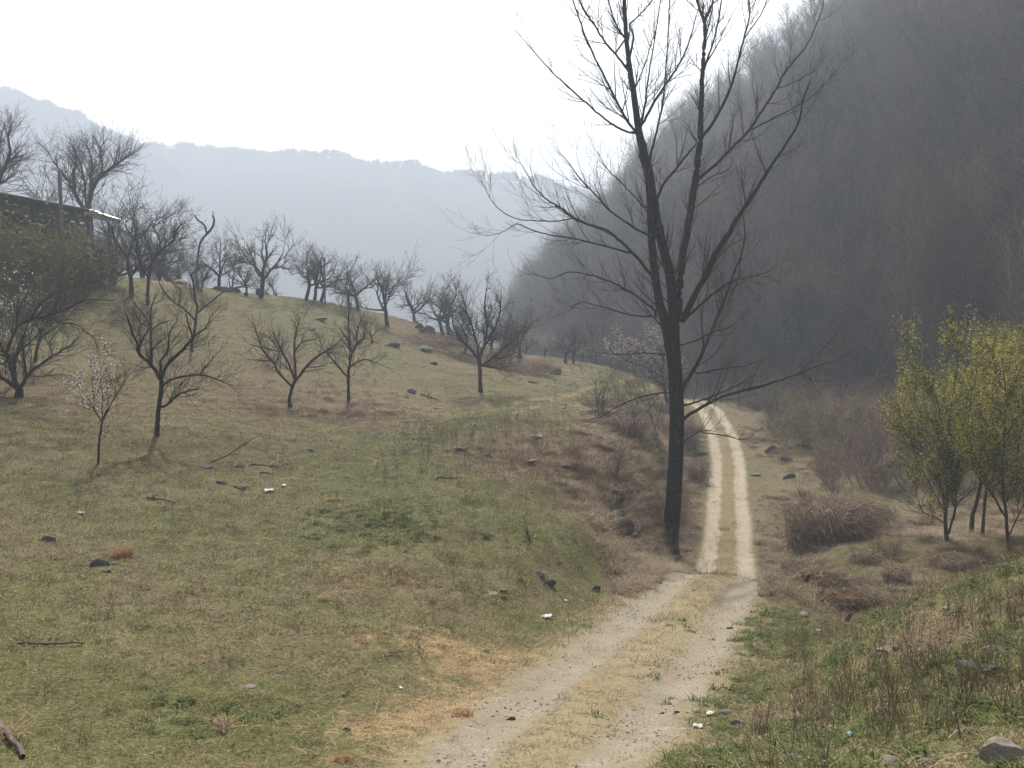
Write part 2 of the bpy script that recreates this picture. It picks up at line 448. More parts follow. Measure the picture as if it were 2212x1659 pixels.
M_LITTER = flat('white litter', (0.42, 0.42, 0.40), (0.62, 0.62, 0.60), 0.6, 0.2, by='noise')
M_DEADWOOD = bark('dead wood', (0.085, 0.068, 0.055), (0.17, 0.145, 0.12), 9)
M_BLUE = flat('blue plastic', (0.02, 0.035, 0.14), (0.03, 0.05, 0.18), 0.5, by='noise')
M_CYAN = flat('turquoise plastic', (0.01, 0.09, 0.12), (0.02, 0.14, 0.17), 0.4, by='noise')

# ------------------------------------------------------------------ ground sheet
def ground_sheet():
    a1 = np.radians(np.linspace(-34, 34, 470))
    a2 = np.radians(np.linspace(34, 326, 120))[1:-1]
    ang = np.concatenate([a1, a2]); na = len(ang)
    r = np.concatenate([[0.05, 0.8, 1.6, 2.4], np.exp(np.linspace(math.log(3.2), math.log(440), 520)), [600, 850]])
    nr = len(r)
    A, R = np.meshgrid(ang, r)
    x = (R * np.sin(A)).ravel(); y = (R * np.cos(A)).ravel()
    z, at = terrain_full(x, y)
    V = np.stack([x, y, z], 1)
    i = np.arange(nr - 1)[:, None]; j = np.arange(na)[None]; j2 = (j + 1) % na
    F = np.stack([i * na + j, i * na + j2, (i + 1) * na + j2, (i + 1) * na + j], -1).reshape(-1, 4)
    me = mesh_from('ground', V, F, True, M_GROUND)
    ms = masks(x, y, at)
    for k, v in ms.items():
        a = me.attributes.new(k, 'FLOAT', 'POINT'); a.data.foreach_set('value', np.asarray(v, np.float32))
    o = obj_of('ground', me)
    tag(o, 'grassy valley floor and hillsides with a rutted dirt road running through', kind='structure')
    return o
# blobs: (u, v, radius in metres, green, brown, straw) - patches of ground cover where they lie on the land
BLOBS = [(950, 1395, .9, 0, 0, .6), (800, 1250, .8, 0, 0, .4), (750, 1265, .6, 0, 0, .4), (865, 1000, 1.0, 0, .2, .7), (780, 1370, .8, 0, 0, .45), (860, 1240, .7, 0, 0, .4),
         (1000, 1540, .9, 0, .2, .7), (820, 1185, .6, 0, 0, .6), (1100, 1450, 1.4, 0, 0, .4), (860, 1570, 1.6, 0, 0, .45), (1200, 868, 1.5, 0, 0, .5), (980, 1420, 1.0, 0, 0, .5),
         (1120, 965, 4.0, -.2, .7, 0), (1200, 1000, 2.5, -.2, .7, 0), (1050, 985, 2.0, -.2, .5, 0), (760, 900, 5, 0, .6, 0), (600, 760, 7, 0, .3, 0), (950, 720, 7, 0, 1.0, 0), (1130, 760, 9, 0, .9, 0),
         (1040, 780, 7, 0, .8, 0), (1200, 770, 6, 0, .5, 0), (320, 600, 5, 0, .1, .7), (400, 600, 4, 0, .3, .4), (880, 1290, 1.0, 0, .9, 0), (120, 850, 6, -.3, .4, 0), (850, 880, 6, 0, .6, 0), (560, 840, 5, 0, .4, 0),
         (830, 1050, 3.5, .4, 0, 0), (900, 950, 4, .8, -.2, 0), (830, 1150, 2.5, .4, 0, 0), (1050, 910, 4, .7, 0, 0), (1250, 1250, 2.0, .3, 0, 0), (1100, 1330, 1.4, .7, 0, 0), (1150, 1130, 2.2, .5, 0, 0),
         (450, 1560, 1.0, .9, -.3, 0), (300, 1520, 1.2, .6, 0, 0), (700, 1600, 1, .6, 0, 0), (330, 1160, 2, .3, 0, 0), (1560, 1480, 1.3, 1.0, -1, 0), (1640, 1380, 1.8, 1.0, -.8, 0), (1700, 1340, 1.5, .8, -.7, 0), (1500, 1560, 1.0, .9, -1, 0),
         (1860, 1180, 2.0, .8, -.6, 0), (1900, 1220, 2.4, .6, -.4, 0), (2000, 1450, 2.0, .9, -.4, 0), (2100, 1250, 2.5, .9, -.4, 0), (1900, 1500, 1.5, .6, -.3, 0), (2150, 1550, 1.4, .9, -.5, 0), (1650, 1620, 1.0, .4, -.2, 0)]
_BL = [(hit(b[0], b[1]), *b[2:]) for b in BLOBS]
def masks(x, y, at):
    lat, al, trk, fo, t = at['lat'], at['al'], at['trk'], at['forest'], at['t']
    green = np.zeros(len(x)); brown = np.zeros(len(x)); straw = np.zeros(len(x))
    n = fbm(x * 0.25, y * 0.25, 71, 3)
    # cut bank on the uphill side of the road and the brushy flat on the other
    wid = np.interp(y, [18, 22, 24, 28, 33, 51, 70, 90], [0.6, 1.6, 2.4, 4.0, 6.4, 8.2, 6, 4])
    left = smooth((-lat - 1.0) / 1.0) * smooth((wid * .88 + lat + 1.0 * n) / .7 + .5) * smooth((90 - y) / 10)
    right = smooth((lat - 1.0) / .5) * smooth((y - 19) / 6)
    brown += 1.0 * left + right * (0.62 + 0.7 * n)
    r = np.hypot(x, y)
    nb = smooth((lat - 0.8) / 1.5) * smooth((22 - y) / 5)
    n5 = fbm(x * 1.2, y * 1.2, 72, 4)
    green += nb * (-0.08 + 0.6 * n + 1.5 * n5); brown += nb * (0.25 - 0.5 * n - 0.8 * n5); brown += nb * 0.1
    for c, rad, g, b, s in _BL:
        w = np.exp(-(((x - c.x) ** 2 + (y - c.y) ** 2) / rad ** 2))
        green += .5 * g * w * (g > 0) * (y > 9) * (lat < 0) + g * w * ((lat >= 0) | (g < 0)); brown += b * w; straw += s * w
    atr = np.abs(trk)
    tw = np.exp(-((atr - 0.75) / (0.2 + .004 * y)) ** 2) * smooth((y - 13) / 5)
    straw += tw * np.interp(y, [15, 30, 45, 60], [.22, .25, .85, 1.0]) + 0 * tw * (0.80 + 0.7 * fbm(x * 0.5, y * 0.5, 88, 2)); green += np.exp(-((atr) / 1.6) ** 2) * 0.95 * smooth((y - 18) / 8); brown = brown * (1 - .8 * np.exp(-(atr / 2.2) ** 2))
    road = smooth((al - 0.3) / 2) * smooth((95 - al) / 10)
    straw += 0.45 * np.exp(-((np.abs(lat) - 1.9) / 0.8) ** 2) * road * (lat < 0) * smooth((24 - y) / 10)
    straw += 0.6 * np.exp(-(lat / 0.45) ** 2) * road * smooth((40 - y) / 20)
    lat = lat / roadw(y)
    return dict(lat=lat, trk=trk, green=np.clip(green, -1, 1.3), brown=np.clip(brown, -.5, 1.3), straw=np.clip(straw, 0, 1.2), forest=fo, road=road, bank=left)
GROUND = ground_sheet()

# ------------------------------------------------------------------ far ranges
def hills(name, sky_pts, d0, base, thick, seed, label, rough=2.0):
    sp = np.array([P(u, v, d) for u, v, d in sky_pts])
    n = 420
    q = np.linspace(0, len(sp) - 1, n)
    X = np.interp(q, np.arange(len(sp)), sp[:, 0]); Y = np.interp(q, np.arange(len(sp)), sp[:, 1]); Z = np.interp(q, np.arange(len(sp)), sp[:, 2])
    rows = 70
    V = []
    for k in range(rows):
        f = k / (rows - 1)
        if f < 0.72:
            g = f / 0.72
            yy = Y - thick * (1 - g); zz = base + (Z - base) * (g ** 0.85)
        else:
            g = (f - 0.72) / 0.28
            yy = Y + thick * 0.8 * g; zz = Z - (Z - base) * g ** 1.3
        amp = np.interp(f, [0, .3, .6, .72, .85, 1], [4, 14, 8, 0.6, 6, 4])
        s = yy / np.maximum(Y, 1)
        dz = amp * fbm(X * 0.012 + 3, yy * 0.012, seed, 4)
        V.append(np.stack([X * (0.35 + 0.65 * s), yy, zz + dz], 1))
    V = np.concatenate(V)
    i = np.arange(rows - 1)[:, None]; j = np.arange(n - 1)[None]
    F = np.stack([i * n + j, i * n + j + 1, (i + 1) * n + j + 1, (i + 1) * n + j], -1).reshape(-1, 4)
    t = NT('far wooded slope'); p = t.pos()
    c = t.mix(t.noise(0.05, 5, p, 0.75), (0.035, 0.036, 0.032), (0.10, 0.088, 0.072))
    m = t.done(c, 1.0, t.bump(t.noise(0.2, 4, p), 1.0, 3.0), spec=0)
    o = obj_of(name, mesh_from(name, V, F, True, m))
    tag(o, label, kind='structure')
    return V[int(rows * 0.72) * n:(int(rows * 0.72) + 1) * n], o
FARSKY = [(-900, 60, 900), (-600, 150, 900), (-300, 250, 900), (100, 318, 900), (300, 325, 900), (330, 320, 900), (400, 318, 900), (440, 322, 900), (500, 314, 900), (560, 322, 900), (600, 330, 900), (640, 333, 900), (690, 338, 900),
          (760, 338, 900), (810, 350, 900), (860, 360, 900), (900, 352, 900), (930, 362, 900), (960, 374, 900), (1000, 380, 900), (1050, 389, 900), (1150, 394, 900), (1190, 404, 900), (1240, 414, 900), (1330, 436, 900),
          (1450, 470, 900), (1650, 500, 900), (2000, 520, 900), (2600, 540, 900), (3300, 500, 900)]
NEARSKY = [(-1500, -150, 850), (-1000, -40, 850), (-600, 80, 850), (-300, 140, 850), (0, 206, 850), (25, 216, 850), (60, 226, 850), (100, 238, 850), (130, 248, 850), (165, 258, 850), (200, 276, 850), (240, 294, 850), (270, 306, 850), (300, 320, 850),
           (340, 345, 850), (380, 375, 850), (430, 420, 850), (520, 500, 850), (640, 600, 850), (800, 740, 850), (1000, 800, 850)]
RIM_FAR, _o1 = hills('far_hills', FARSKY, 560, -30, 240, 3, 'hazy blue grey wooded mountain range closing the valley')
RIM_NEAR, _o2 = hills('left_hills', NEARSKY, 400, -30, 150, 8, 'hazy wooded mountain spur descending from the upper left')
# ------------------------------------------------------------------ haze
def haze():
    me = bpy.data.meshes.new('haze')
    x0, x1, y0, y1, z0, z1 = -1500, 1500, -420, 1400, -60, 250
    V = [(x, y, z) for x in (x0, x1) for y in (y0, y1) for z in (z0, z1)]
    me.from_pydata(V, [], [(0, 1, 3, 2), (4, 6, 7, 5), (0, 4, 5, 1), (2, 3, 7, 6), (0, 2, 6, 4), (1, 5, 7, 3)])
    t = NT('haze air')
    v = t.n('ShaderNodeVolumePrincipled')
    v.inputs['Color'].default_value = (0.73, 0.84, 1.0, 1)
    v.inputs['Density'].default_value = HAZE
    v.inputs['Anisotropy'].default_value = 0.25
    t.t.links.new(v.outputs[0], t.out.inputs['Volume'])
    o = obj_of('haze', me, None, t.m)
    tag(o, kind='stuff')
haze()
# ------------------------------------------------------------------ branches
class Tubes:
    def __init__(s): s.V = []; s.F = []; s.n = 0
    def add(s, pts, rad, k=5, cap=True):
        pts = np.asarray(pts, float); m = len(pts)
        if m < 2: return
        T = np.empty_like(pts); T[1:-1] = pts[2:] - pts[:-2]; T[0] = pts[1] - pts[0]; T[-1] = pts[-1] - pts[-2]
        T /= np.linalg.norm(T, axis=1)[:, None] + 1e-9
        ref = np.array([0.31, 0.93, 0.2]) if abs(T[0][2]) > 0.7 else np.array([0.1, 0.2, 1.0])
        A = np.cross(T, ref); A /= np.linalg.norm(A, axis=1)[:, None] + 1e-9
        B = np.cross(T, A)
        a = np.arange(k) * 2 * math.pi / k
        R = np.asarray(rad, float)[:, None, None]
        ring = pts[:, None] + R * (np.cos(a)[None, :, None] * A[:, None] + np.sin(a)[None, :, None] * B[:, None])
        s.V.append(ring.reshape(-1, 3))
        i = np.arange(m - 1)[:, None]; j = np.arange(k)[None]; j2 = (j + 1) % k
        s.F.append((np.stack([i * k + j, i * k + j2, (i + 1) * k + j2, (i + 1) * k + j], -1).reshape(-1, 4)) + s.n)
        s.n += m * k
    def mesh(s, name, mat):
        if not s.V: return None
        return mesh_from(name, np.concatenate(s.V), np.concatenate(s.F), True, mat)

def rnd_perp(rg, d):
    v = np.array([rg.gauss(0, 1), rg.gauss(0, 1), rg.gauss(0, 1)])
    v -= d * (v @ d)
    return v / (np.linalg.norm(v) + 1e-9)
def unit(v):
    return v / (np.linalg.norm(v) + 1e-9)

def grow(rg, tub, p, d, L, r, lv, st, tips=None):
    """one branch and its children. st: dict of per-level settings"""
    S = st['lv'][lv]
    n = S['seg']; pts = [np.array(p, float)]; d = unit(np.array(d, float))
    for i in range(n):
        d = unit(d + rnd_perp(rg, d) * S['crook'] + np.array([0, 0, S['up']]))
        pts.append(pts[-1] + d * L / n)
    pts = np.array(pts)
    rad = np.maximum(np.linspace(r, r * S.get('end', 0.35), n + 1), st['rmin'])
    t = tub[min(lv, len(tub) - 1)]
    t.add(pts, rad, S['k'])
    if tips is not None and lv >= st.get('tiplv', 99): tips.append(pts)
    if lv + 1 < len(st['lv']):
        N = S['kids']; N = N if isinstance(N, int) else rg.randint(*N)
        for c in range(N):
            f = rg.uniform(S['f0'], 1.0) if c else 1.0
            x = f * n; i = min(int(x), n - 1); q = pts[i] + (pts[i + 1] - pts[i]) * (x - i)
            dd = unit(pts[i + 1] - pts[i])
            a = math.radians(rg.uniform(*S['ang'])) * (0.5 if f == 1.0 else 1)
            nd = dd * math.cos(a) + rnd_perp(rg, dd) * math.sin(a)
            grow(rg, tub, q, nd, L * rg.uniform(*S['len']), r * (1 - (1 - S.get('end', .35)) * f) * rg.uniform(0.6, 0.9), lv + 1, st, tips)

ORCH = dict(rmin=0.006, tiplv=2, lv=[
    dict(seg=4, crook=0.12, up=0.0, k=7, kids=(4, 5), f0=0.75, ang=(42, 68), len=(1.1, 1.5), end=0.75),
    dict(seg=6, crook=0.20, up=0.035, k=6, kids=(4, 6), f0=0.3, ang=(25, 60), len=(0.45, 0.75), end=0.4),
    dict(seg=5, crook=0.22, up=0.06, k=4, kids=(5, 7), f0=0.2, ang=(25, 60), len=(0.4, 0.7), end=0.4),
    dict(seg=4, crook=0.20, up=0.05, k=3, kids=(3, 5), f0=0.15, ang=(20, 60), len=(0.35, 0.7), end=0.5),
    dict(seg=3, crook=0.18, up=0.04, k=3, kids=0, f0=0, ang=(0, 1), len=(1, 1), end=0.6)])
FOR = dict(rmin=0.011, tiplv=3, lv=[
    dict(seg=7, crook=0.06, up=0.10, k=5, kids=(11, 14), f0=0.28, ang=(22, 48), len=(0.28, 0.5), end=0.3),
    dict(seg=4, crook=0.12, up=0.09, k=3, kids=(6, 8), f0=0.15, ang=(20, 50), len=(0.35, 0.6), end=0.4),
    dict(seg=3, crook=0.15, up=0.06, k=3, kids=(4, 6), f0=0.1, ang=(20, 55), len=(0.4, 0.7), end=0.5),
    dict(seg=2, crook=0.15, up=0.05, k=3, kids=0, f0=0, ang=(0, 1), len=(1, 1), end=0.6)])
BUSH = dict(rmin=0.005, tiplv=1, lv=[
    dict(seg=5, crook=0.14, up=0.03, k=4, kids=(6, 8), f0=0.15, ang=(18, 45), len=(0.4, 0.7), end=0.4),
    dict(seg=4, crook=0.16, up=0.04, k=3, kids=(4, 5), f0=0.1, ang=(18, 50), len=(0.4, 0.7), end=0.5),
    dict(seg=3, crook=0.16, up=0.03, k=3, kids=0, f0=0, ang=(0, 1), len=(1, 1), end=0.5)])
TWG = dict(rmin=0.0045, tiplv=0, lv=[
    dict(seg=4, crook=0.13, up=0.06, k=4, kids=(3, 5), f0=0.15, ang=(22, 52), len=(0.4, 0.7), end=0.4),
    dict(seg=3, crook=0.15, up=0.05, k=3, kids=(2, 3), f0=0.15, ang=(22, 55), len=(0.4, 0.7), end=0.5),
    dict(seg=3, crook=0.15, up=0.04, k=3, kids=0, f0=0, ang=(0, 1), len=(1, 1), end=0.5)])

def leaves_mesh(name, rg, tips, per, size, mat, spread=0.06, two=True):
    """small leaf or petal clumps along the twigs"""
    V = []; F = []
    for pts in tips:
        for _ in range(per if isinstance(per, int) else (1 if rg.random() < per else 0)):
            i = rg.randrange(len(pts) - 1); f = rg.random()
            c = pts[i] + (pts[i + 1] - pts[i]) * f + np.array([rg.gauss(0, spread), rg.gauss(0, spread), rg.gauss(0, spread)])
            a = rnd_perp(rg, np.array([0, 0, 1.0])); a = unit(a + np.array([0, 0, rg.uniform(-.8, .8)])); b = rnd_perp(rg, a)
            s = size * rg.uniform(0.6, 1.3)
            k = len(V)
            V += [c - a * s, c + b * s * .55, c + a * s, c - b * s * .55]
            F.append((k, k + 1, k + 2, k + 3))
    return mesh_from(name, np.array(V), np.array(F), False, mat)

# ------------------------------------------------------------------ scatter by geometry nodes
SRC = []
def scatter(name, pts, rots, scl, idx, sources, attrs, label, kind='stuff'):
    me = bpy.data.meshes.new(name)
    me.vertices.add(len(pts)); me.vertices.foreach_set('co', np.asarray(pts, np.float32).ravel())
    a = me.attributes.new('rot', 'FLOAT_VECTOR', 'POINT'); a.data.foreach_set('vector', np.asarray(rots, np.float32).ravel())
    sc = np.asarray(scl, np.float32)
    if sc.ndim == 1: sc = np.repeat(sc[:, None], 3, 1)
    a = me.attributes.new('scl', 'FLOAT_VECTOR', 'POINT'); a.data.foreach_set('vector', sc.ravel())
    a = me.attributes.new('idx', 'INT', 'POINT'); a.data.foreach_set('value', np.asarray(idx, np.int32))
    for k, v in attrs.items():
        a = me.attributes.new(k, 'FLOAT', 'POINT'); a.data.foreach_set('value', np.asarray(v, np.float32))
    o = obj_of(name, me)
    c = bpy.data.collections.new(name + ' sources')
    for i, s in enumerate(sources):
        so = bpy.data.objects.new('%s_source_%02d' % (name, i), s); c.objects.link(so)
    g = bpy.data.node_groups.new(name, 'GeometryNodeTree')
    g.interface.new_socket('Geometry', in_out='INPUT', socket_type='NodeSocketGeometry')
    g.interface.new_socket('Geometry', in_out='OUTPUT', socket_type='NodeSocketGeometry')
    N = g.nodes; L = g.links
    gi = N.new('NodeGroupInput'); go = N.new('NodeGroupOutput')
    ci = N.new('GeometryNodeCollectionInfo'); ci.inputs[0].default_value = c; ci.inputs[1].default_value = True; ci.inputs[2].default_value = True
    ip = N.new('GeometryNodeInstanceOnPoints')
    def na(n, t):
        x = N.new('GeometryNodeInputNamedAttribute'); x.data_type = t; x.inputs[0].default_value = n
        return x.outputs[0]
    L.new(gi.outputs[0], ip.inputs['Points']); L.new(ci.outputs[0], ip.inputs['Instance'])
    ip.inputs['Pick Instance'].default_value = True
    L.new(na('idx', 'INT'), ip.inputs['Instance Index'])
    L.new(na('rot', 'FLOAT_VECTOR'), ip.inputs['Rotation'])
    L.new(na('scl', 'FLOAT_VECTOR'), ip.inputs['Scale'])
    L.new(ip.outputs[0], go.inputs[0])
    md = o.modifiers.new('scatter', 'NODES'); md.node_group = g
    tag(o, label, kind=kind)
    return o

def tuft_mesh(name, rg, n, rad, h, lean, w, mat, seg=2):
    V = []; F = []
    for i in range(n):
        a = rg.uniform(0, 6.283); r = rad * math.sqrt(rg.random())
        x, y = r * math.cos(a), r * math.sin(a)
        hh = h * rg.uniform(0.4, 1.2); b = rg.uniform(0, 6.283); l = hh * lean * rg.uniform(0.3, 1.6)
        fx, fy = math.cos(b), math.sin(b); sx, sy = -fy * w, fx * w
        k = len(V)
        prev = None
        for q in range(seg + 1):
            f = q / seg
            cx, cy, cz = x + fx * l * f ** 1.6, y + fy * l * f ** 1.6, hh * f * (1 - 0.25 * lean * f * f) - 0.01
            ww = 1 - 0.8 * f
            V += [(cx - sx * ww, cy - sy * ww, cz), (cx + sx * ww, cy + sy * ww, cz)]
        for q in range(seg):
            F.append((k + 2 * q, k + 2 * q + 1, k + 2 * q + 3, k + 2 * q + 2))
    return mesh_from(name, np.array(V), np.array(F), False, mat)

def sample_ring(rs, n, r0, r1, a0=-31, a1=31):
    r = np.sqrt(rs.uniform(r0 ** 2, r1 ** 2, n)); a = np.radians(rs.uniform(a0, a1, n))
    return r * np.sin(a), r * np.cos(a)
# ------------------------------------------------------------------ grass, weeds, brush on the ground
rs = np.random.RandomState(7); rg = random.Random(11)
def lay(name, n, r0, r1, srcs, weight, label, scale=(0.7, 1.3), a0=-31, a1=31, tilt=0.0, hmul=None):
    x, y = sample_ring(rs, n, r0, r1, a0, a1)
    z, at = terrain_full(x, y)
    m = masks(x, y, at)
    w = weight(x, y, at, m)
    keep = rs.rand(len(x)) < w
    x, y, z = x[keep], y[keep], z[keep]; k = len(x)
    rot = np.stack([rs.normal(0, tilt, k), rs.normal(0, tilt, k), rs.uniform(0, 6.283, k)], 1)
    s = rs.uniform(scale[0], scale[1], k)
    if hmul is not None:
        s = s[:, None] * np.ones(3); s[:, 2] *= hmul(x, y)
    return scatter(name, np.stack([x, y, z], 1), rot, s, rs.randint(0, len(srcs), k), srcs,
                   dict(green=m['green'][keep], brown=m['brown'][keep], straw=m['straw'][keep]), label)
def offroad(at, half=1.5, strip=0.25):
    l = np.abs(at['lat'])
    inside = (at['al'] > 0.5) & (at['al'] < 92)
    n = rs.rand(len(l)) * 0.25
    return np.where(inside & (l + n < half) & (l > strip + n), 0.04, np.where(inside & (l < half), 0.40, 1.0))
T_near = [tuft_mesh('tuft', rg, 16, 0.10, 0.045, 1.6, 0.0028, M_BLADE) for _ in range(6)]
T_mid = [tuft_mesh('tuft', rg, 26, 0.24, 0.055, 1.5, 0.005, M_BLADE) for _ in range(6)]
T_far = [tuft_mesh('tuft', rg, 30, 0.55, 0.07, 1.3, 0.011, M_BLADE, 1) for _ in range(5)]
fw = lambda x, y, at, m: offroad(at) * (at['forest'] < 0.5)
lay('short_grass', 27000, 2.5, 15, T_near, fw, 'short winter grass on the near meadow and bank', a0=-48, a1=48)
lay('meadow_grass', 49000, 15, 46, T_mid, fw, 'short mixed green and dry grass over the meadow', a0=-36, a1=36)
lay('hillside_grass', 26000, 46, 105, T_far, fw, 'dry grass over the orchard hillside')
T_dk = [tuft_mesh('dark_tuft', rg, 34, 0.16, 0.10, 1.5, 0.005, M_BROWN, 2) for _ in range(5)]
lay('brown_tufts', 14000, 6, 60, T_dk, lambda x, y, at, m: offroad(at) * np.clip(.12 + 1.1 * fbm(x * .5, y * .5, 91, 3) + .3 * m['brown'], 0, 1), 'small brown withered tufts dotted over the meadow', (.4, 1.1))
T_hk = [tuft_mesh('hill_tuft', rg, 44, 0.34, 0.17, 1.5, 0.009, M_BROWN, 2) for _ in range(5)]
lay('hillside_tufts', 22000, 32, 100, T_hk, lambda x, y, at, m: offroad(at) * (at['forest'] < .5) * (at['lat'] < 0) * np.clip(.10 + 1.2 * fbm(x * .35, y * .35, 93, 3) + .2 * m['brown'], 0, 1), 'withered brown tufts over the orchard hillside', (.4, 1.1))
# pale straws lying about
T_str = [tuft_mesh('straws', rg, 7, 0.25, 0.07, 3.2, 0.0032, M_STRAW, 3) for _ in range(5)]
lay('loose_straw', 14000, 4, 30, T_str, lambda x, y, at, m: offroad(at) * (0.35 + 0.5 * m['straw'] + .2 * m['brown']), 'pale straws lying loose on the grass', a0=-36, a1=42)
# long dead grass on the banks
T_br = [tuft_mesh('dead_clump', rg, 60, 0.22, 0.34, 1.5, 0.006, M_BROWN, 3) for _ in range(6)]
lay('dead_bank_grass', 42000, 17, 78, T_br, lambda x, y, at, m: (np.abs(at['lat']) > 1.35) * (at['forest'] < 0.6) * np.clip(m['bank'] * (m['brown'] > .3) + np.clip(m['brown'] - .45, 0, 1) * (.9 * (at['lat'] > 0) + .25), 0, 1) * (0.35 + 1.2 * np.clip(fbm(x * .6, y * .6, 5, 2) + .3, 0, 1)),
    'long brown dead grass matted on the road banks', (0.5, 1.25), -14, 31)
T_sf = [tuft_mesh('straw_tuft', rg, 26, 0.16, 0.075, 2.4, 0.004, M_STRAW, 2) for _ in range(5)]
lay('straw_patches', 26000, 7, 60, T_sf, lambda x, y, at, m: np.clip(m['straw'] * 1.1 - 0.30, 0, 1) * offroad(at) , 'bleached straw patches along the faint cart track', (0.6, 1.3))
x, y = None, None
# weeds on the near bank
T_wg = [tuft_mesh('weed', rg, 26, 0.10, 0.075, 1.4, 0.009, M_GREEN, 2) for _ in range(6)]
lay('green_weeds', 15000, 3, 26, T_wg, lambda x, y, at, m: offroad(at, 1.4) * np.clip(m['green'] * 1.0 - 0.22 + 0.5 * fbm(x * .8, y * .8, 3, 3), 0, 1), 'low fresh green weeds between stones on the bank', (0.6, 1.4), -36, 42)
lay('green_weeds_far', 9000, 24, 60, [tuft_mesh('weed', rg, 30, 0.3, 0.08, 1.4, 0.014, M_GREEN, 1) for _ in range(4)],
    lambda x, y, at, m: offroad(at) * (np.abs(at['lat']) > 1.6) * np.clip(m['green'] * 1.0 - 0.6 + 0.6 * fbm(x * .4, y * .4, 3, 3), 0, 1), 'fresh green growth along the cart track')
def stem_mesh(rg, h):
    t = Tubes()
    for i in range(rg.randint(2, 5)):
        a = rg.uniform(0, 6.28); l = rg.uniform(0, .5)
        d = np.array([math.cos(a) * l, math.sin(a) * l, 1.0])
        grow(rg, [t], (rg.gauss(0, .05), rg.gauss(0, .05), -0.02), d, h * rg.uniform(.5, 1.2), 0.004, 0,
             dict(rmin=0.0016, lv=[dict(seg=4, crook=.10, up=0.02, k=3, kids=(1, 4), f0=.4, ang=(25, 60), len=(.2, .45), end=.5), dict(seg=2, crook=.15, up=0, k=3, kids=0, f0=0, ang=(0, 1), len=(1, 1))]))
    return t.mesh('stems', M_STEM)
T_st = [stem_mesh(rg, 0.36) for _ in range(8)]
lay('dead_weed_stems', 5000, 5, 20, T_st, lambda x, y, at, m: (at['lat'] > 2.2) * np.clip(.35 + .9 * fbm(x * .5, y * .5, 6, 2), 0, 1) * .8, 'thin upright dead weed stems on the near bank', (0.5, 1.25), -5, 42, 0.1)
def field_w(x, y, at, m):
    c = hit(1120, 965); return np.exp(-(((x - c.x - .5) / 4.6) ** 2 + ((y - c.y) / 6.5) ** 2)) * 1.3
lay('dead_field_stems', 3200, 26, 56, [stem_mesh(rg, 0.5) for _ in range(6)], field_w, 'patch of thin reddish dead stems on the terrace', (0.6, 1.2), -8, 12, 0.05)
lay('meadow_stems', 900, 9, 40, T_st, lambda x, y, at, m: (at['lat'] < -3) * .5, 'scattered single dead stems in the meadow', (0.4, 1.0), -30, 10, 0.2)
# stones of the road and bank
def rock_mesh(name, seed, mat, sub=2, flatz=0.6, rough=0.35):
    import bmesh
    bm = bmesh.new(); bmesh.ops.create_icosphere(bm, subdivisions=sub, radius=1)
    rr = random.Random(seed); off = Vector((rr.uniform(-50, 50), rr.uniform(-50, 50), rr.uniform(-50, 50)))
    pl = [(Vector((rr.gauss(0, 1), rr.gauss(0, 1), rr.gauss(0, 1))).normalized(), rr.uniform(.55, .85)) for _ in range(7)]
    for v in bm.verts:
        c = v.co.copy()
        c *= 1 + rough * mnoise.noise(c * 1.1 + off) + .12 * mnoise.noise(c * 3 + off)
        for n, d in pl:
            k = c.dot(n)
            if k > d: c -= n * (k - d) * 0.9
        c.z *= flatz
        v.co = c
    me = bpy.data.meshes.new(name); bm.to_mesh(me); bm.free()
    me.materials.append(mat)
    return me
T_gr = [rock_mesh('gravel', 100 + i, M_PALE if i % 3 else M_ROCK, 1, .6) for i in range(6)]
def grw(x, y, at, m):
    l = np.abs(at['lat']); return (l < 1.5) * (l > .25) * np.clip(.25 + fbm(x * .7, y * .7, 8, 2) * 1.6, 0.05, 1)
lay('road_gravel', 42000, 8, 40, T_gr, grw, 'loose gravel and small stones in the wheel ruts', (0.008, 0.028), -12, 22)
lay('bank_stones', 4200, 5, 26, T_gr, lambda x, y, at, m: (at['lat'] > 1.6) * np.clip(.3 + fbm(x * .6, y * .6, 18, 2) * 1.5, 0, 1), 'small stones scattered through the weeds', (0.015, 0.05), -5, 31)
def fs_w(x, y, at, m):
    return field_w(x, y, at, m) * np.clip(fbm(x * .5, y * .5, 28, 2) * 3 - .1, 0, 1)
lay('field_stones', 5000, 26, 56, [rock_mesh('gravel', 130 + i, M_PALE, 1, .5) for i in range(4)], fs_w, 'pale small stones strewn over the terrace', (0.03, 0.10), -8, 12)

def litter_mesh(rg, n=9, s=.015):
    V = []; F = []
    for i in range(n):
        c = np.array([rg.gauss(0, .12), rg.gauss(0, .12), rg.uniform(.005, .035)]); a = unit(np.array([rg.gauss(0, 1), rg.gauss(0, 1), rg.gauss(0, .35)])); b = rnd_perp(rg, a) * np.array([1, 1, .45])
        q = s * rg.uniform(.6, 1.5); k = len(V); V += [c - a * q, c + b * q * .6 + np.array([0, 0, q * .3]), c + a * q, c - b * q * .6 + np.array([0, 0, q * .3])]; F.append((k, k + 1, k + 2, k + 3))
    return mesh_from('litter', np.array(V), np.array(F), False, M_DEADLEAF)
M_DEADLEAF = flat('fallen leaf', (0.09, 0.06, 0.04), (0.28, 0.21, 0.14), 0.8, 0.15)
T_lf = [litter_mesh(rg) for _ in range(6)]
lay('leaf_litter', 16000, 5, 30, T_lf, lambda x, y, at, m: (0.25 + .75 * (at['lat'] > 1.5)) * (np.abs(at['lat']) > 1.4) * np.clip(.45 + fbm(x * .9, y * .9, 38, 3), 0, 1), 'curled dead leaves scattered in the grass', (0.7, 1.5))
T_tk = []
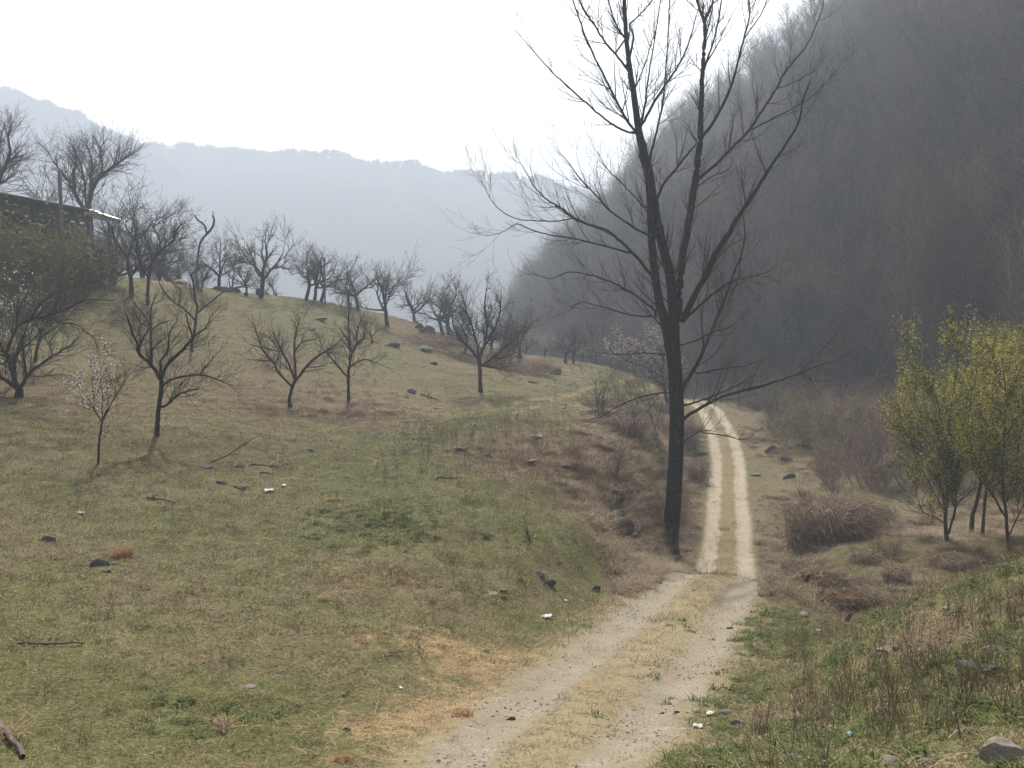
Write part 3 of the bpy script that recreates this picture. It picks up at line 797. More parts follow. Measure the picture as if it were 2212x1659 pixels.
for i in range(5):
    r_ = random.Random(320 + i); t = Tubes(); tips = []
    for k in range(11):
        a = r_.uniform(0, 6.28); s_ = r_.uniform(.2, 1.1); grow(r_, [t], (r_.gauss(0, .35), r_.gauss(0, .35), -0.1), (math.cos(a) * s_, math.sin(a) * s_, 1), r_.uniform(.7, 1.5), 0.012, 0, dict(BUSH, rmin=0.006), tips)
    T_tp = globals().setdefault('T_tp', []); T_tp.append(tips)
    T_tk.append(t.mesh('thicket', flat('thicket stem', (.11, .078, .058), (.38, .285, .21)) if i == 0 else T_tk[0].materials[0]))
lay('foot_thicket', 1900, 58, 100, T_tk, lambda x, y, at, m: smooth((at['lat'] - 3.5) / 3) * (at['forest'] < .8) * np.clip(.40 + 1.5 * fbm(x * .16, y * .16, 61, 3) + .3 * smooth((y - 66) / 15), 0, 1), 'tangled brown undergrowth along the foot of the wood', (.6, 1.35), 5, 31)
T_bd = [leaves_mesh('buds', random.Random(90 + i), T_tp[i], 2, .05, flat('pale buds', (.10, .095, .035), (.26, .22, .08), .8, .3) if i == 0 else T_bd0, .1) for i in range(0, 1) for T_bd0 in [None]]
T_bd += [leaves_mesh('buds', random.Random(90 + i), T_tp[i], 2, .05, T_bd[0].materials[0], .1) for i in range(1, 4)]
lay('budding_scrub', 1100, 58, 95, T_bd, lambda x, y, at, m: smooth((at['lat'] - 3.5) / 3) * (at['forest'] < .8) * np.clip(.0 + 1.8 * fbm(x * .12, y * .12, 66, 3), 0, 1), 'sparse yellowish buds on the scrub at the foot of the wood', (.7, 1.5), 5, 31)
lay('flat_thicket', 700, 34, 62, T_tk, lambda x, y, at, m: smooth((at['lat'] - 2.5) / 2) * np.clip(.05 + 1.1 * fbm(x * .2, y * .2, 62, 3), 0, 1), 'low brown tangles over the rough flat', (.25, .6), 5, 31)
lay('bank_thicket', 900, 34, 82, T_tk, lambda x, y, at, m: (at['lat'] < -2.2) * (m['bank'] > .8) * np.clip(.25 + 1.2 * fbm(x * .3, y * .3, 63, 3), 0, 1), 'low brown tangles on the cut bank', (.25, .65), -4, 20)
# leafless wood on the hill
FT = []
for i in range(7):
    r_ = random.Random(300 + i); t = Tubes()
    grow(r_, [t], (0, 0, -0.3), (r_.gauss(0, .06), r_.gauss(0, .06), 1), 8.5, 0.13, 0, FOR)
    FT.append(t.mesh('forest_tree', M_FOREST))
for i in range(4):
    r_ = random.Random(310 + i); t = Tubes()
    grow(r_, [t], (0, 0, -0.3), (r_.gauss(0, .1), r_.gauss(0, .1), 1), 2.2, 0.15, 0, dict(rmin=.011, lv=[dict(ORCH['lv'][0], k=5, up=.02, ang=(22, 55), len=(1.2, 1.9)), dict(ORCH['lv'][1], k=4, up=.08, kids=(5, 6)), dict(ORCH['lv'][2], k=3, seg=3), dict(ORCH['lv'][3], seg=2, kids=(3, 4)), dict(ORCH['lv'][4], seg=2)]))
    FT.append(t.mesh('forest_tree', M_FOREST))
SB = []
for i in range(4):
    r_ = random.Random(340 + i); t = Tubes()
    for k in range(7):
        a = r_.uniform(0, 6.28); grow(r_, [t], (r_.gauss(0, .15), r_.gauss(0, .15), -0.1), (math.cos(a) * .6, math.sin(a) * .6, 1), r_.uniform(1.6, 2.8), 0.02, 0, dict(BUSH, rmin=0.009))
    SB.append(t.mesh('undergrowth', M_FOREST))
def hill_points(n, y0, y1, sd, dens):
    r2 = np.random.RandomState(sd)
    y = y0 + (y1 - y0) * r2.rand(n) ; x = r2.uniform(-6, 1, n) * 0 + r2.rand(n) * (0.62 * y + 14)
    z, at = terrain_full(x, y)
    ok = (at['forest'] > 0.75) & (np.abs(x) < 0.60 * y + 12)
    ok &= r2.rand(n) < dens
    ok &= y < np.interp(x, _RID[:, 0], _RID[:, 1]) + 2
    return x[ok], y[ok], z[ok], r2
x, y, z, r2 = hill_points(5600, 55, 365, 3, 1.0)
k = len(x)
scatter('bare_woodland', np.stack([x, y, z], 1), np.stack([r2.normal(0, .06, k), r2.normal(-.06, .06, k), r2.uniform(0, 6.28, k)], 1), r2.uniform(.55, 1.3, k),
        r2.randint(0, len(FT), k), FT, {}, 'leafless grey brown wood covering the steep hillside')
x, y, z, r2 = hill_points(5200, 55, 330, 4, .9)
k = len(x)
scatter('woodland_undergrowth', np.stack([x, y, z], 1), np.stack([0 * x, 0 * x, r2.uniform(0, 6.28, k)], 1), r2.uniform(.6, 1.5, k),
        r2.randint(0, len(SB), k), SB, {}, 'bare scrubby undergrowth between the hillside trees')
# woods on the rims of the far hills
def crown_blob(seed, mat):
    me = rock_mesh('rim crown', seed, mat, 2, 1.0, .9); return me
rim = []
M_RIM = flat('rim tree', (0.035, 0.038, 0.032), (0.07, 0.06, 0.05), 1.0, by='object')
RT = []
for i in range(3):
    r_ = random.Random(380 + i); t = Tubes()
    grow(r_, [t], (0, 0, -0.3), (r_.gauss(0, .06), r_.gauss(0, .06), 1), 8.5, 0.2, 0, dict(FOR, rmin=0.05))
    RT.append(t.mesh('rim tree', M_RIM))
for i in range(3):
    r_ = random.Random(390 + i); t = Tubes(); tips = []
    grow(r_, [t], (0, 0, -0.3), (r_.gauss(0, .06), r_.gauss(0, .06), 1), 7.5, 0.2, 0, dict(FOR, rmin=0.04, tiplv=1), tips)
    RT.append(leaves_mesh('rim pine', r_, tips, 2, 0.35, M_RIM, .3))
for nm, R, lab, n in (('far_ridge_woods', RIM_FAR, 'row of tiny trees along the far mountain skyline', 1300), ('left_ridge_woods', RIM_NEAR, 'tiny trees along the skyline of the left spur', 900)):
    r2 = np.random.RandomState(len(nm))
    q = r2.uniform(0, len(R) - 1.01, n); i = q.astype(int); f = (q - i)[:, None]
    p_ = R[i] * (1 - f) + R[i + 1] * f; p_[:, 1] -= r2.uniform(0, 3, n); p_[:, 2] -= 2.5
    vis = (np.abs(p_[:, 0] / p_[:, 1]) < .65); p_ = p_[vis]; n = len(p_)
    cl = fbm(p_[:, 0] * .03, p_[:, 0] * 0, 5, 3)
    scatter(nm, p_, np.stack([0 * q[:n], 0 * q[:n], r2.uniform(0, 6.28, n)], 1), np.clip(.65 + cl * .9, .3, 1.1) * r2.uniform(.6, 1.1, n), np.where(cl > 0.05, r2.randint(3, 6, n), r2.randint(0, 3, n)), RT, {}, lab)
# ------------------------------------------------------------------ tree builders
def C1(x, y): return (x * .2701, 170.7 + y * .2701)
def C2(x, y): return (x * .3858, 512.0 + y * .3858)
def C3(x, y): return (426.7 + x * .3858, 426.7 + y * .3858)
def CT(x, y): return (1024.1 + x * .3858, y * .3858)
def C6(x, y): return (1614.6 + x * .4114, 597.4 + y * .4114)
def C7(x, y): return (1280.1 + x * .4213, 1109.4 + y * .4213)
def C8(x, y): return (x * .4213, 1109.4 + y * .4213)
def CA(x, y): return (1237.4 + x * .2122, 981.4 + y * .2122)

def traced(name, d, cs, trunk, limbs, label, cat, seed, mat, dens=3.0, tl=(0.5, 1.2), group=None, st=TWG, flare=1.35, spread=0.5, leaf=None, twig_mat=None, base=None, loc=None):
    """a tree whose main limbs follow drawn lines; limbs leave the plane of the drawing forwards and backwards, twigs are grown on them"""
    rg = random.Random(seed); nr = np.random.RandomState(seed)
    bu, bv = cs(*trunk[0][:2]) if base is None else base
    if d is None: d = hit(bu, bv).y
    pxm = d / FPX
    b = np.array(P(bu, bv, d)); gz = ground(b[0], b[1]); 
    root = empty(name, (b[0], b[1], gz)); o = np.array([b[0], b[1], gz])
    tag(root, label, cat, group)
    lines = []; sc = (cs(1, 0)[0] - cs(0, 0)[0])
    def line(pts, y0, slope):
        out = []; L = 0; prev = None
        for q in pts:
            w = np.array(P(*cs(q[0], q[1]), d))
            if prev is not None: L += np.linalg.norm(w - prev)
            prev = w.copy()
            out.append((w, q[2] * sc * pxm, L))
        tot = max(out[-1][2], .1)
        res = []
        for w, r, l in out:
            w = w * ((d + y0 + slope * l) / d)
            res.append(np.append(w - o, r))
        return densify(np.array(res), 5)
    tk = line(trunk, 0, 0)
    tk[0, 2] = min(tk[0, 2], -0.15)
    if flare != 1.0:
        h = tk[:, 2] - tk[0, 2]; tk[:, 3] *= 1 + (flare - 1) * np.exp(-h / 0.35)
    tb = Tubes(); n_ = len(tk)
    tk[:, :2] += nr.normal(0, .004, (n_, 2))
    tb.add(tk[:, :3], tk[:, 3], 14 if tk[0, 3] > .2 else 9)
    lines.append(tk)
    obj_of('trunk', tb.mesh('trunk', mat), root)
    tw = Tubes(); tips = []
    for q in limbs:
        p0 = np.array(P(*cs(q[0][0], q[0][1]), d)) - o
        # joins the nearest earlier limb
        best = min(((np.hypot(l[:, 0] - p0[0], l[:, 2] - p0[2]).min(), k) for k, l in enumerate(lines)), key=lambda t: t[0])
        l = lines[best[1]]; j = int(np.argmin(np.hypot(l[:, 0] - p0[0], l[:, 2] - p0[2])))
        s = rg.uniform(-spread, spread)
        ln = line(q, l[j, 1], s)
        if best[0] < 0.6:
            ln = np.vstack([np.append(l[j, :3], ln[0, 3]), ln])
            if np.linalg.norm(ln[1, :3] - ln[0, :3]) < 0.02: ln = ln[1:]
        lw = np.linalg.norm(ln[-1, :3] - ln[0, :3])
        jit = nr.normal(0, 1, (len(ln), 3)) * np.minimum(0.006 + ln[:, 3:4] * .06, .010); jit[0] = 0
        ln[:, :3] += jit
        lines.append(ln)
        t = Tubes(); t.add(ln[:, :3], np.maximum(ln[:, 3], .007), 7)
        obj_of('limb', t.mesh('limb', mat), root)
    for li, ln in enumerate(lines):
        seg = np.linalg.norm(np.diff(ln[:, :3], axis=0), axis=1); tot = seg.sum()
        k0 = 0.12 if li else 0.55
        nn = int(tot * dens * (1 if li else .35)) + 2
        for c in range(nn):
            f = rg.uniform(k0, 1.0) if c else 1.0
            x = f * (len(ln) - 1); i = min(int(x), len(ln) - 2); w = ln[i] + (ln[i + 1] - ln[i]) * (x - i)
            dd = unit(ln[i + 1, :3] - ln[i, :3]); a = math.radians(rg.uniform(25, 55)) * (.3 if c == 0 else 1)
            nd = dd * math.cos(a) + rnd_perp(rg, dd) * math.sin(a)
            L = rg.uniform(*tl) * (1.15 - .45 * f)
            grow(rg, [tw], w[:3], nd, L, min(max(w[3] * .5, .006), .022 * L + .004), 0, st, tips)
    obj_of('crown', tw.mesh('crown', twig_mat or M_TWIG), root)
    if leaf:
        nm, m, per, size, sp, flt = leaf
        tt = [t for t in tips if flt is None or flt(t.mean(0))]
        obj_of(nm, leaves_mesh(nm, rg, tt, per, size, m, sp), root)
    return root

# ------------------------------------------------------------------ the big bare tree by the road
POP_T = [(1090, 3085, 47), (1100, 2990, 47), (1108, 2900, 46), (1120, 2740, 45), (1130, 2540, 43), (1135, 2340, 42), (1128, 2150, 41), (1118, 2000, 41), (1105, 1920, 46)]
POP_L = [
    [(1105, 1935, 38), (1082, 1850, 31), (1060, 1770, 27), (1035, 1680, 25), (1015, 1570, 24), (1002, 1440, 23), (992, 1300, 21), (985, 1180, 18), (975, 1080, 12), (965, 980, 6)],
    [(1112, 1940, 42), (1118, 1830, 34), (1112, 1700, 30), (1098, 1560, 28), (1070, 1430, 27), (1035, 1290, 26), (1005, 1130, 26), (980, 980, 27), (950, 860, 26), (922, 730, 21), (900, 560, 18), (880, 430, 16), (862, 300, 14), (850, 170, 13), (843, 40, 12), (838, -120, 9), (830, -300, 5)],
    [(1135, 1780, 30), (1148, 1640, 24), (1166, 1450, 22), (1200, 1250, 22), (1226, 1080, 21), (1248, 930, 20), (1266, 770, 18), (1271, 600, 15), (1277, 450, 14), (1287, 300, 13), (1292, 140, 11), (1262, 50, 8), (1240, -40, 7), (1220, -200, 4)],
    [(1292, 130, 8), (1330, 30, 7), (1352, -60, 5), (1370, -200, 3)],
    [(985, 880, 8), (1030, 700, 7), (1060, 560, 6), (1072, 400, 5), (1086, 230, 4.5), (1092, 60, 4), (1094, -80, 3)],
    [(1175, 2150, 14), (1240, 2050, 13), (1300, 1920, 13), (1350, 1800, 11), (1400, 1680, 10), (1450, 1540, 8), (1498, 1420, 6), (1516, 1300, 5), (1500, 1160, 3)],
    [(1170, 1790, 20), (1240, 1640, 18), (1300, 1540, 17), (1345, 1430, 16), (1422, 1310, 14), (1500, 1180, 12), (1580, 1060, 11), (1645, 955, 9), (1730, 830, 7), (1810, 700, 5.5), (1842, 560, 4), (1880, 450, 2.5)],
    [(1172, 1800, 10), (1260, 1712, 9), (1342, 1640, 8), (1450, 1570, 7), (1555, 1550, 5), (1650, 1520, 3)],
    [(1262, 995, 11), (1342, 930, 11), (1430, 842, 10), (1540, 730, 9), (1612, 618, 8), (1690, 500, 7), (1742, 400, 6), (1812, 318, 6), (1872, 238, 5), (1922, 122, 4), (1950, 50, 3), (1965, -40, 2.5)],
    [(1540, 730, 5), (1680, 660, 5), (1800, 600, 4), (1892, 540, 3.5), (1962, 470, 3), (2042, 380, 2)],
    [(1690, 500, 3.5), (1820, 448, 3), (1920, 385, 2)],
    [(1280, 765, 11), (1342, 680, 10), (1402, 570, 10), (1450, 450, 8), (1482, 330, 7), (1510, 220, 6), (1546, 70, 5), (1528, -20, 3)],
    [(1530, 190, 4), (1600, 90, 3.5), (1645, -10, 3)],
    [(1298, 355, 7), (1340, 232, 6), (1370, 100, 6), (1388, -20, 4)],
    [(1025, 1115, 9), (1062, 1028, 9), (1120, 960, 8), (1182, 880, 7), (1240, 812, 6)],
    [(905, 746, 7), (860, 738, 7), (780, 700, 7), (700, 640, 6), (610, 560, 6), (510, 470, 5), (450, 418, 4), (360, 318, 4), (300, 250, 3), (225, 160, 2)],
    [(905, 735, 9), (860, 680, 9), (800, 570, 8), (740, 450, 7), (680, 330, 6), (630, 220, 6), (590, 110, 5), (550, -10, 4)],
    [(862, 390, 8), (790, 300, 7), (730, 230, 7), (680, 150, 6), (620, 60, 6), (575, -20, 5)],
    [(848, 215, 6), (800, 150, 6), (762, 40, 5), (748, -30, 4)],
    [(870, 330, 8), (892, 200, 7), (870, 140, 6), (900, 110, 5), (950, 60, 4), (1010, -10, 3)],
    [(905, 490, 4), (960, 350, 4), (990, 250, 3.5), (1022, 150, 3), (1042, 20, 2)],
    [(938, 700, 6), (960, 560, 6), (980, 400, 5), (1010, 230, 4), (1045, -10, 3)],
    [(945, 692, 9), (1010, 570, 9), (1075, 470, 8), (1142, 370, 6), (1202, 240, 5), (1252, 60, 3)],
    [(980, 1320, 8), (890, 1270, 7), (800, 1210, 6), (740, 1160, 6), (680, 1090, 5), (630, 1040, 5), (570, 970, 4), (520, 900, 3), (475, 850, 2)],
    [(988, 1535, 11), (900, 1430, 10), (820, 1350, 9), (740, 1290, 9), (650, 1260, 8), (560, 1220, 7), (480, 1160, 6), (410, 1120, 5), (340, 1050, 4), (300, 980, 3), (260, 915, 2)],
    [(560, 1222, 4), (440, 1240, 4), (330, 1235, 3.5), (240, 1225, 3), (150, 1180, 3), (90, 1110, 2), (65, 1055, 1.5)],
    [(870, 1415, 7), (780, 1390, 6), (680, 1365, 6), (560, 1335, 5), (450, 1320, 4), (330, 1290, 4), (240, 1255, 3), (160, 1300, 2), (70, 1320, 1.5)],
    [(1015, 1740, 8), (940, 1680, 7), (880, 1640, 7), (790, 1590, 6), (700, 1555, 5), (600, 1530, 4), (520, 1525, 4), (430, 1560, 3), (330, 1530, 2)],
    [(1020, 1775, 6), (880, 1763, 5), (760, 1730, 4), (680, 1708, 3), (590, 1693, 3), (530, 1740, 2)],
    [(1078, 1988, 5), (980, 1978, 4), (900, 1978, 3.5), (820, 1988, 3), (720, 1975, 2)],
    [(1085, 2200, 5), (1040, 2200, 5), (950, 2218, 5), (860, 2250, 4), (780, 2290, 3.5), (700, 2338, 3), (590, 2355, 2)],
    [(1170, 2345, 13), (1260, 2288, 11), (1330, 2250, 10), (1420, 2210, 9), (1540, 2178, 10), (1680, 2138, 8), (1800, 2098, 7), (1900, 2058, 5), (1980, 2028, 4), (2070, 1998, 3), (2140, 1948, 2)],
    [(1800, 2098, 4), (1870, 2038, 3.5), (1940, 1968, 3), (2000, 1908, 2.5), (2030, 1868, 2)],
    [(1840, 2093, 3), (1900, 2128, 3), (2005, 2133, 2)],
    [(1185, 2270, 7), (1280, 2238, 6), (1370, 2203, 5), (1450, 2168, 4), (1560, 2110, 3)],
    [(1180, 2468, 5), (1260, 2418, 4), (1330, 2408, 3)],
    [(1275, 2423, 4), (1400, 2438, 4), (1490, 2463, 3)],
    [(1165, 1930, 6), (1260, 1898, 5), (1340, 1858, 5), (1420, 1838, 4), (1470, 1808, 2.5)],
    [(1250, 2090, 5), (1400, 2063, 5), (1520, 2048, 4), (1600, 2018, 3), (1700, 1978, 2)],
    [(950, 1160, 5), (870, 1070, 4), (800, 1000, 4), (740, 940, 3), (690, 850, 2)],
    [(1245, 1050, 4), (1330, 990, 4), (1420, 950, 3), (1450, 890, 2)],
    [(1495, 1430, 5), (1480, 1560, 4), (1440, 1650, 4), (1405, 1720, 3)]]
POP_L = [[(x, y, r * (.86 if q[0][2] < 16 else 1)) for x, y, r in q] for q in POP_L]
DP = 36.0
base_p = hit(1440, 1188)
DP = float(P(1440, 1188, 1)[1] * base_p.y)
poplar = traced('bare_tree', DP, CT, POP_T, POP_L, 'tall bare forked tree with a dark trunk standing beside the dirt road', 'tree', 5, M_POPLAR, dens=2.1, tl=(0.6, 1.9), flare=1.5, spread=0.35,
                st=dict(rmin=0.004, tiplv=0, lv=[dict(TWG['lv'][0], crook=.08, up=.13, ang=(18, 42)), dict(TWG['lv'][1], crook=.10, up=.10, ang=(18, 42)), dict(TWG['lv'][2], up=.08)]))

# ------------------------------------------------------------------ orchard trees traced from the hillside
def T2(pts): return pts
OT = dict(rmin=0.006, lv=TWG['lv'], tiplv=0)
traced('orchard_tree', None, C2, [(878, 1110, 13), (882, 1040, 12), (885, 1000, 12), (892, 930, 12), (903, 860, 13), (905, 800, 12)],
       [[(900, 800, 11), (855, 725, 10), (778, 650, 9), (770, 600, 7), (745, 540, 6), (718, 460, 5), (700, 425, 3)], [(775, 640, 5), (800, 570, 5), (830, 510, 4), (790, 480, 3), (760, 440, 2)],
        [(900, 790, 8), (902, 700, 7), (938, 640, 6), (950, 540, 4), (990, 470, 2)], [(908, 790, 10), (935, 715, 9), (998, 655, 9), (1050, 600, 8), (1085, 560, 6), (1150, 505, 4), (1180, 450, 2)],
        [(1080, 570, 5), (1060, 500, 4), (1040, 430, 3)], [(908, 835, 7), (970, 795, 6), (1040, 778, 5), (1120, 772, 5), (1200, 792, 4), (1300, 832, 2)], [(1120, 770, 4), (1158, 722, 3), (1200, 668, 2)],
        [(893, 950, 8), (938, 938, 7), (990, 888, 6), (1040, 865, 5), (1120, 850, 3)], [(940, 935, 4), (970, 870, 3), (1010, 820, 2)], [(845, 720, 5), (850, 640, 4), (900, 580, 3)]],
       'dark crooked orchard tree with a low sweeping branch, above the young blossoming sapling', 'tree', 21, M_ORCH, 5.5, (.35, .8), 'bare orchard trees on the slope')
traced('orchard_tree', None, C2, [(1074, 640, 8), (1078, 580, 8), (1090, 520, 8), (1098, 450, 8)],
       [[(1098, 450, 7), (1105, 400, 6), (1092, 340, 6), (1085, 270, 5), (1072, 210, 4), (1110, 180, 2)], [(1095, 470, 5), (1030, 400, 5), (980, 370, 4), (930, 320, 4), (890, 250, 3), (880, 180, 2)], [(1105, 425, 5), (1160, 380, 4), (1215, 335, 4), (1260, 300, 2)],
        [(1000, 380, 3), (1010, 300, 3), (950, 240, 2)]],
       'slender orchard tree with upswept branches behind the low sweeping one', 'tree', 22, M_ORCH, 5.5, (.3, .7), 'bare orchard trees on the slope')
traced('orchard_tree', None, C2, [(848, 700, 8), (846, 600, 8), (844, 500, 7), (842, 440, 6)],
       [[(843, 500, 5), (800, 430, 4), (760, 380, 3), (735, 330, 2)], [(842, 450, 5), (850, 380, 4), (880, 320, 3)], [(845, 520, 4), (890, 490, 4), (940, 470, 3)]],
       'thin straight orchard tree standing between two crooked ones', 'tree', 23, M_ORCH, 5.5, (.3, .7), 'bare orchard trees on the slope')
traced('orchard_tree', None, C2, [(1625, 950, 10), (1620, 915, 9), (1626, 880, 9), (1640, 830, 9), (1654, 800, 9)],
       [[(1636, 838, 7), (1570, 770, 6), (1530, 700, 6), (1470, 630, 5), (1445, 560, 4), (1420, 480, 3)], [(1525, 690, 3), (1480, 692, 3), (1400, 685, 2)], [(1652, 800, 7), (1610, 700, 6), (1580, 640, 5), (1555, 590, 4), (1530, 530, 3)],
        [(1658, 800, 7), (1652, 700, 6), (1648, 600, 5), (1660, 520, 4), (1680, 450, 2)], [(1662, 800, 8), (1718, 722, 7), (1772, 670, 6), (1832, 635, 5), (1885, 600, 3)], [(1650, 650, 4), (1690, 590, 4), (1760, 575, 2)],
        [(1718, 728, 3), (1790, 726, 3), (1830, 710, 2)], [(1578, 642, 3), (1490, 625, 3), (1400, 600, 2)], [(1540, 720, 4), (1560, 640, 3), (1500, 560, 2)]],
       'bowl shaped orchard tree with a leaning trunk, mid slope', 'tree', 24, M_ORCH, 5.5, (.4, .9), 'bare orchard trees on the slope')
traced('orchard_tree', None, C2, [(1953, 925, 9), (1951, 850, 8), (1950, 780, 8), (1955, 725, 8)],
       [[(1948, 785, 6), (1890, 720, 5), (1832, 650, 4), (1790, 610, 2)], [(1956, 725, 7), (1972, 650, 6), (2005, 590, 5), (2040, 560, 4), (2035, 480, 2)], [(1956, 720, 5), (1960, 600, 4), (1950, 480, 4), (1956, 400, 2)],
        [(1962, 725, 5), (2040, 686, 4), (2130, 712, 2)], [(1975, 650, 4), (1940, 570, 3), (1900, 510, 2)], [(2000, 600, 4), (2000, 520, 3), (2040, 430, 2)]],
       'straight stemmed orchard tree with a tall narrow crown beside the bowl shaped one', 'tree', 25, M_ORCH, 6.5, (.4, .9), 'bare orchard trees on the slope')
traced('orchard_sapling', None, C2, [(550, 1268, 6), (553, 1200, 6), (556, 1130, 5.5), (570, 1045, 5)],
       [[(570, 1035, 4), (535, 975, 3.5), (510, 930, 3), (460, 862, 2), (430, 832, 1)], [(572, 1030, 4), (620, 940, 3), (672, 848, 2.5), (722, 775, 1.5)], [(590, 985, 3), (640, 900, 2), (650, 800, 1)],
        [(530, 965, 2.5), (520, 860, 2), (512, 740, 1)], [(570, 1035, 2.5), (575, 900, 2), (560, 800, 1)], [(600, 965, 2), (600, 830, 1.5), (590, 690, 1)]],
       'young sapling with sparse white blossom standing alone low on the slope', 'tree', 26, M_ORCH, 5.5, (.25, .6), None, leaf=('blossoms', M_BLOSSOM, 2, 0.028, .03, lambda p: p[0] < .45))
traced('orchard_tree', None, C2, [(107, 895, 21), (108, 860, 19), (104, 835, 19)],
       [[(98, 850, 13), (30, 800, 11), (-20, 770, 10), (-90, 690, 8), (-160, 560, 5)], [(100, 845, 13), (70, 760, 11), (48, 690, 10), (15, 630, 8), (-20, 540, 6), (0, 440, 4)], [(112, 850, 12), (160, 768, 9), (222, 715, 7), (300, 665, 6), (380, 615, 4), (445, 560, 2)],
        [(150, 778, 7), (132, 660, 6), (130, 570, 4), (160, 480, 2)], [(30, 660, 9), (92, 512, 8), (172, 462, 7), (270, 440, 6), (380, 400, 5), (480, 352, 4), (640, 356, 2)], [(60, 735, 7), (110, 640, 6), (190, 570, 5), (240, 500, 3)],
        [(270, 440, 4), (340, 480, 4), (430, 490, 3), (520, 560, 2)], [(172, 462, 5), (220, 380, 4), (300, 320, 3), (400, 290, 2)], [(92, 512, 5), (100, 420, 4), (150, 330, 3)], [(300, 665, 4), (280, 590, 3), (330, 520, 2)]],
       'large spreading orchard tree with several stems at the edge of the slope', 'tree', 27, M_ORCH, 6.5, (.5, 1.2), 'bare orchard trees on the slope', spread=.6)
traced('orchard_tree', None, C2, [(195, 702, 9), (205, 640, 8), (218, 590, 8), (228, 540, 7)],
       [[(228, 545, 5), (200, 480, 4), (150, 430, 3)], [(230, 540, 6), (260, 470, 5), (300, 410, 4), (310, 330, 2)], [(222, 570, 4), (290, 520, 4), (380, 500, 2)]],
       'small leaning orchard tree behind the large spreading one', 'tree', 28, M_ORCH, 6, (.4, .8), 'bare orchard trees on the slope')
traced('orchard_tree', None, C3, [(1584, 1090, 12), (1582, 1030, 11), (1580, 960, 11), (1576, 895, 11)],
       [[(1572, 905, 8), (1530, 850, 8), (1480, 800, 7), (1440, 735, 5), (1420, 650, 3)], [(1580, 895, 8), (1608, 820, 7), (1620, 720, 6), (1608, 610, 5), (1620, 500, 2)], [(1590, 940, 8), (1650, 900, 7), (1720, 840, 6), (1785, 785, 5), (1840, 700, 2)],
        [(1576, 890, 7), (1560, 800, 6), (1530, 700, 5), (1500, 620, 3), (1480, 540, 2)], [(1600, 840, 6), (1650, 760, 5), (1690, 660, 4), (1700, 560, 2)], [(1600, 945, 4), (1680, 955, 3), (1740, 945, 2)], [(1650, 900, 4), (1700, 900, 3), (1780, 870, 2)]],
       'broad crowned orchard tree standing at the foot of the brambly bank', 'tree', 29, M_ORCH, 9, (.6, 1.4), 'bare orchard trees on the slope', st=OT)
HT = 'bare trees along the hilltop'
traced('orchard_tree', 59, C1, [(1050, 1645, 16), (1046, 1600, 15), (1042, 1575, 15)],
       [[(1038, 1585, 11), (1022, 1480, 10), (1000, 1400, 9), (950, 1330, 8), (912, 1250, 7), (895, 1160, 4)], [(1048, 1580, 10), (1085, 1530, 9), (1130, 1480, 7), (1200, 1430, 5)], [(1020, 1450, 8), (1040, 1360, 7), (1072, 1290, 6), (1100, 1180, 4)],
        [(930, 1290, 5), (880, 1200, 4), (850, 1120, 3)]],
       'low forked orchard tree on the hilltop beside the thicket', 'tree', 30, M_ORCH, 8, (.6, 1.4), HT, st=OT)
traced('orchard_tree', 58, C1, [(1180, 1735, 13), (1185, 1650, 13), (1195, 1560, 13), (1215, 1450, 13)],
       [[(1215, 1455, 11), (1300, 1362, 9), (1380, 1300, 8), (1402, 1220, 7), (1460, 1145, 4)], [(1190, 1600, 9), (1150, 1530, 9), (1112, 1440, 8), (1090, 1350, 7), (1100, 1240, 4)], [(1215, 1440, 7), (1190, 1330, 6), (1150, 1260, 4)],
        [(1285, 1370, 6), (1270, 1260, 5), (1225, 1190, 3)], [(1160, 1540, 5), (1220, 1470, 4), (1300, 1450, 2)], [(1230, 1180, 4), (1330, 1110, 4), (1440, 1060, 2)]],
       'tall forked orchard tree with steep twin stems on the hilltop', 'tree', 31, M_ORCH, 8, (.6, 1.4), HT, st=OT)
traced('dead_tree', 68, C1, [(1570, 1580, 7), (1580, 1450, 7), (1592, 1350, 7), (1612, 1290, 8), (1650, 1242, 9)],
       [[(1650, 1245, 10), (1690, 1200, 9), (1712, 1140, 8), (1700, 1088, 6)], [(1655, 1235, 8), (1630, 1165, 7), (1582, 1130, 7), (1560, 1092, 5)]],
       'dead lopped tree with two blunt bare prongs on the hilltop', 'tree', 32, M_ORCH, 0.5, (.2, .5), None)
traced('woodland_tree', 76, C1, [(705, 1560, 22), (700, 1300, 22), (698, 1120, 22), (705, 1040, 20)],
       [[(705, 1050, 18), (735, 900, 16), (800, 780, 14), (880, 720, 12), (960, 660, 9), (1050, 600, 5)], [(695, 1060, 17), (640, 990, 15), (600, 900, 14), (590, 750, 12), (610, 650, 7), (590, 560, 4)], [(725, 930, 12), (725, 800, 10), (735, 680, 8), (700, 540, 5)],
        [(640, 990, 9), (590, 900, 8), (520, 780, 7), (430, 660, 5), (370, 560, 3)], [(760, 830, 9), (820, 700, 7), (800, 600, 6), (830, 500, 3)], [(690, 1040, 9), (680, 850, 8), (650, 700, 6), (600, 560, 3)], [(900, 710, 6), (930, 620, 5), (950, 540, 3)]],
       'big dark forked tree rising behind the shed roof', 'tree', 33, M_ORCH, 7, (.9, 2.0), HT, st=OT)
traced('woodland_tree', 66, C1, [(-120, 1560, 22), (-110, 1200, 22), (-80, 1000, 20), (-40, 880, 18)],
       [[(-40, 890, 16), (40, 700, 14), (80, 600, 12), (65, 480, 8), (90, 380, 4)], [(45, 690, 8), (120, 630, 7), (190, 610, 4)], [(0, 790, 9), (-10, 620, 8), (10, 460, 5), (40, 350, 3)], [(-20, 850, 8), (60, 800, 7), (140, 740, 4)]],
       'dark tree at the picture edge behind the shed, cut off by its side', 'tree', 34, M_ORCH, 7, (.8, 1.8), HT, st=OT)
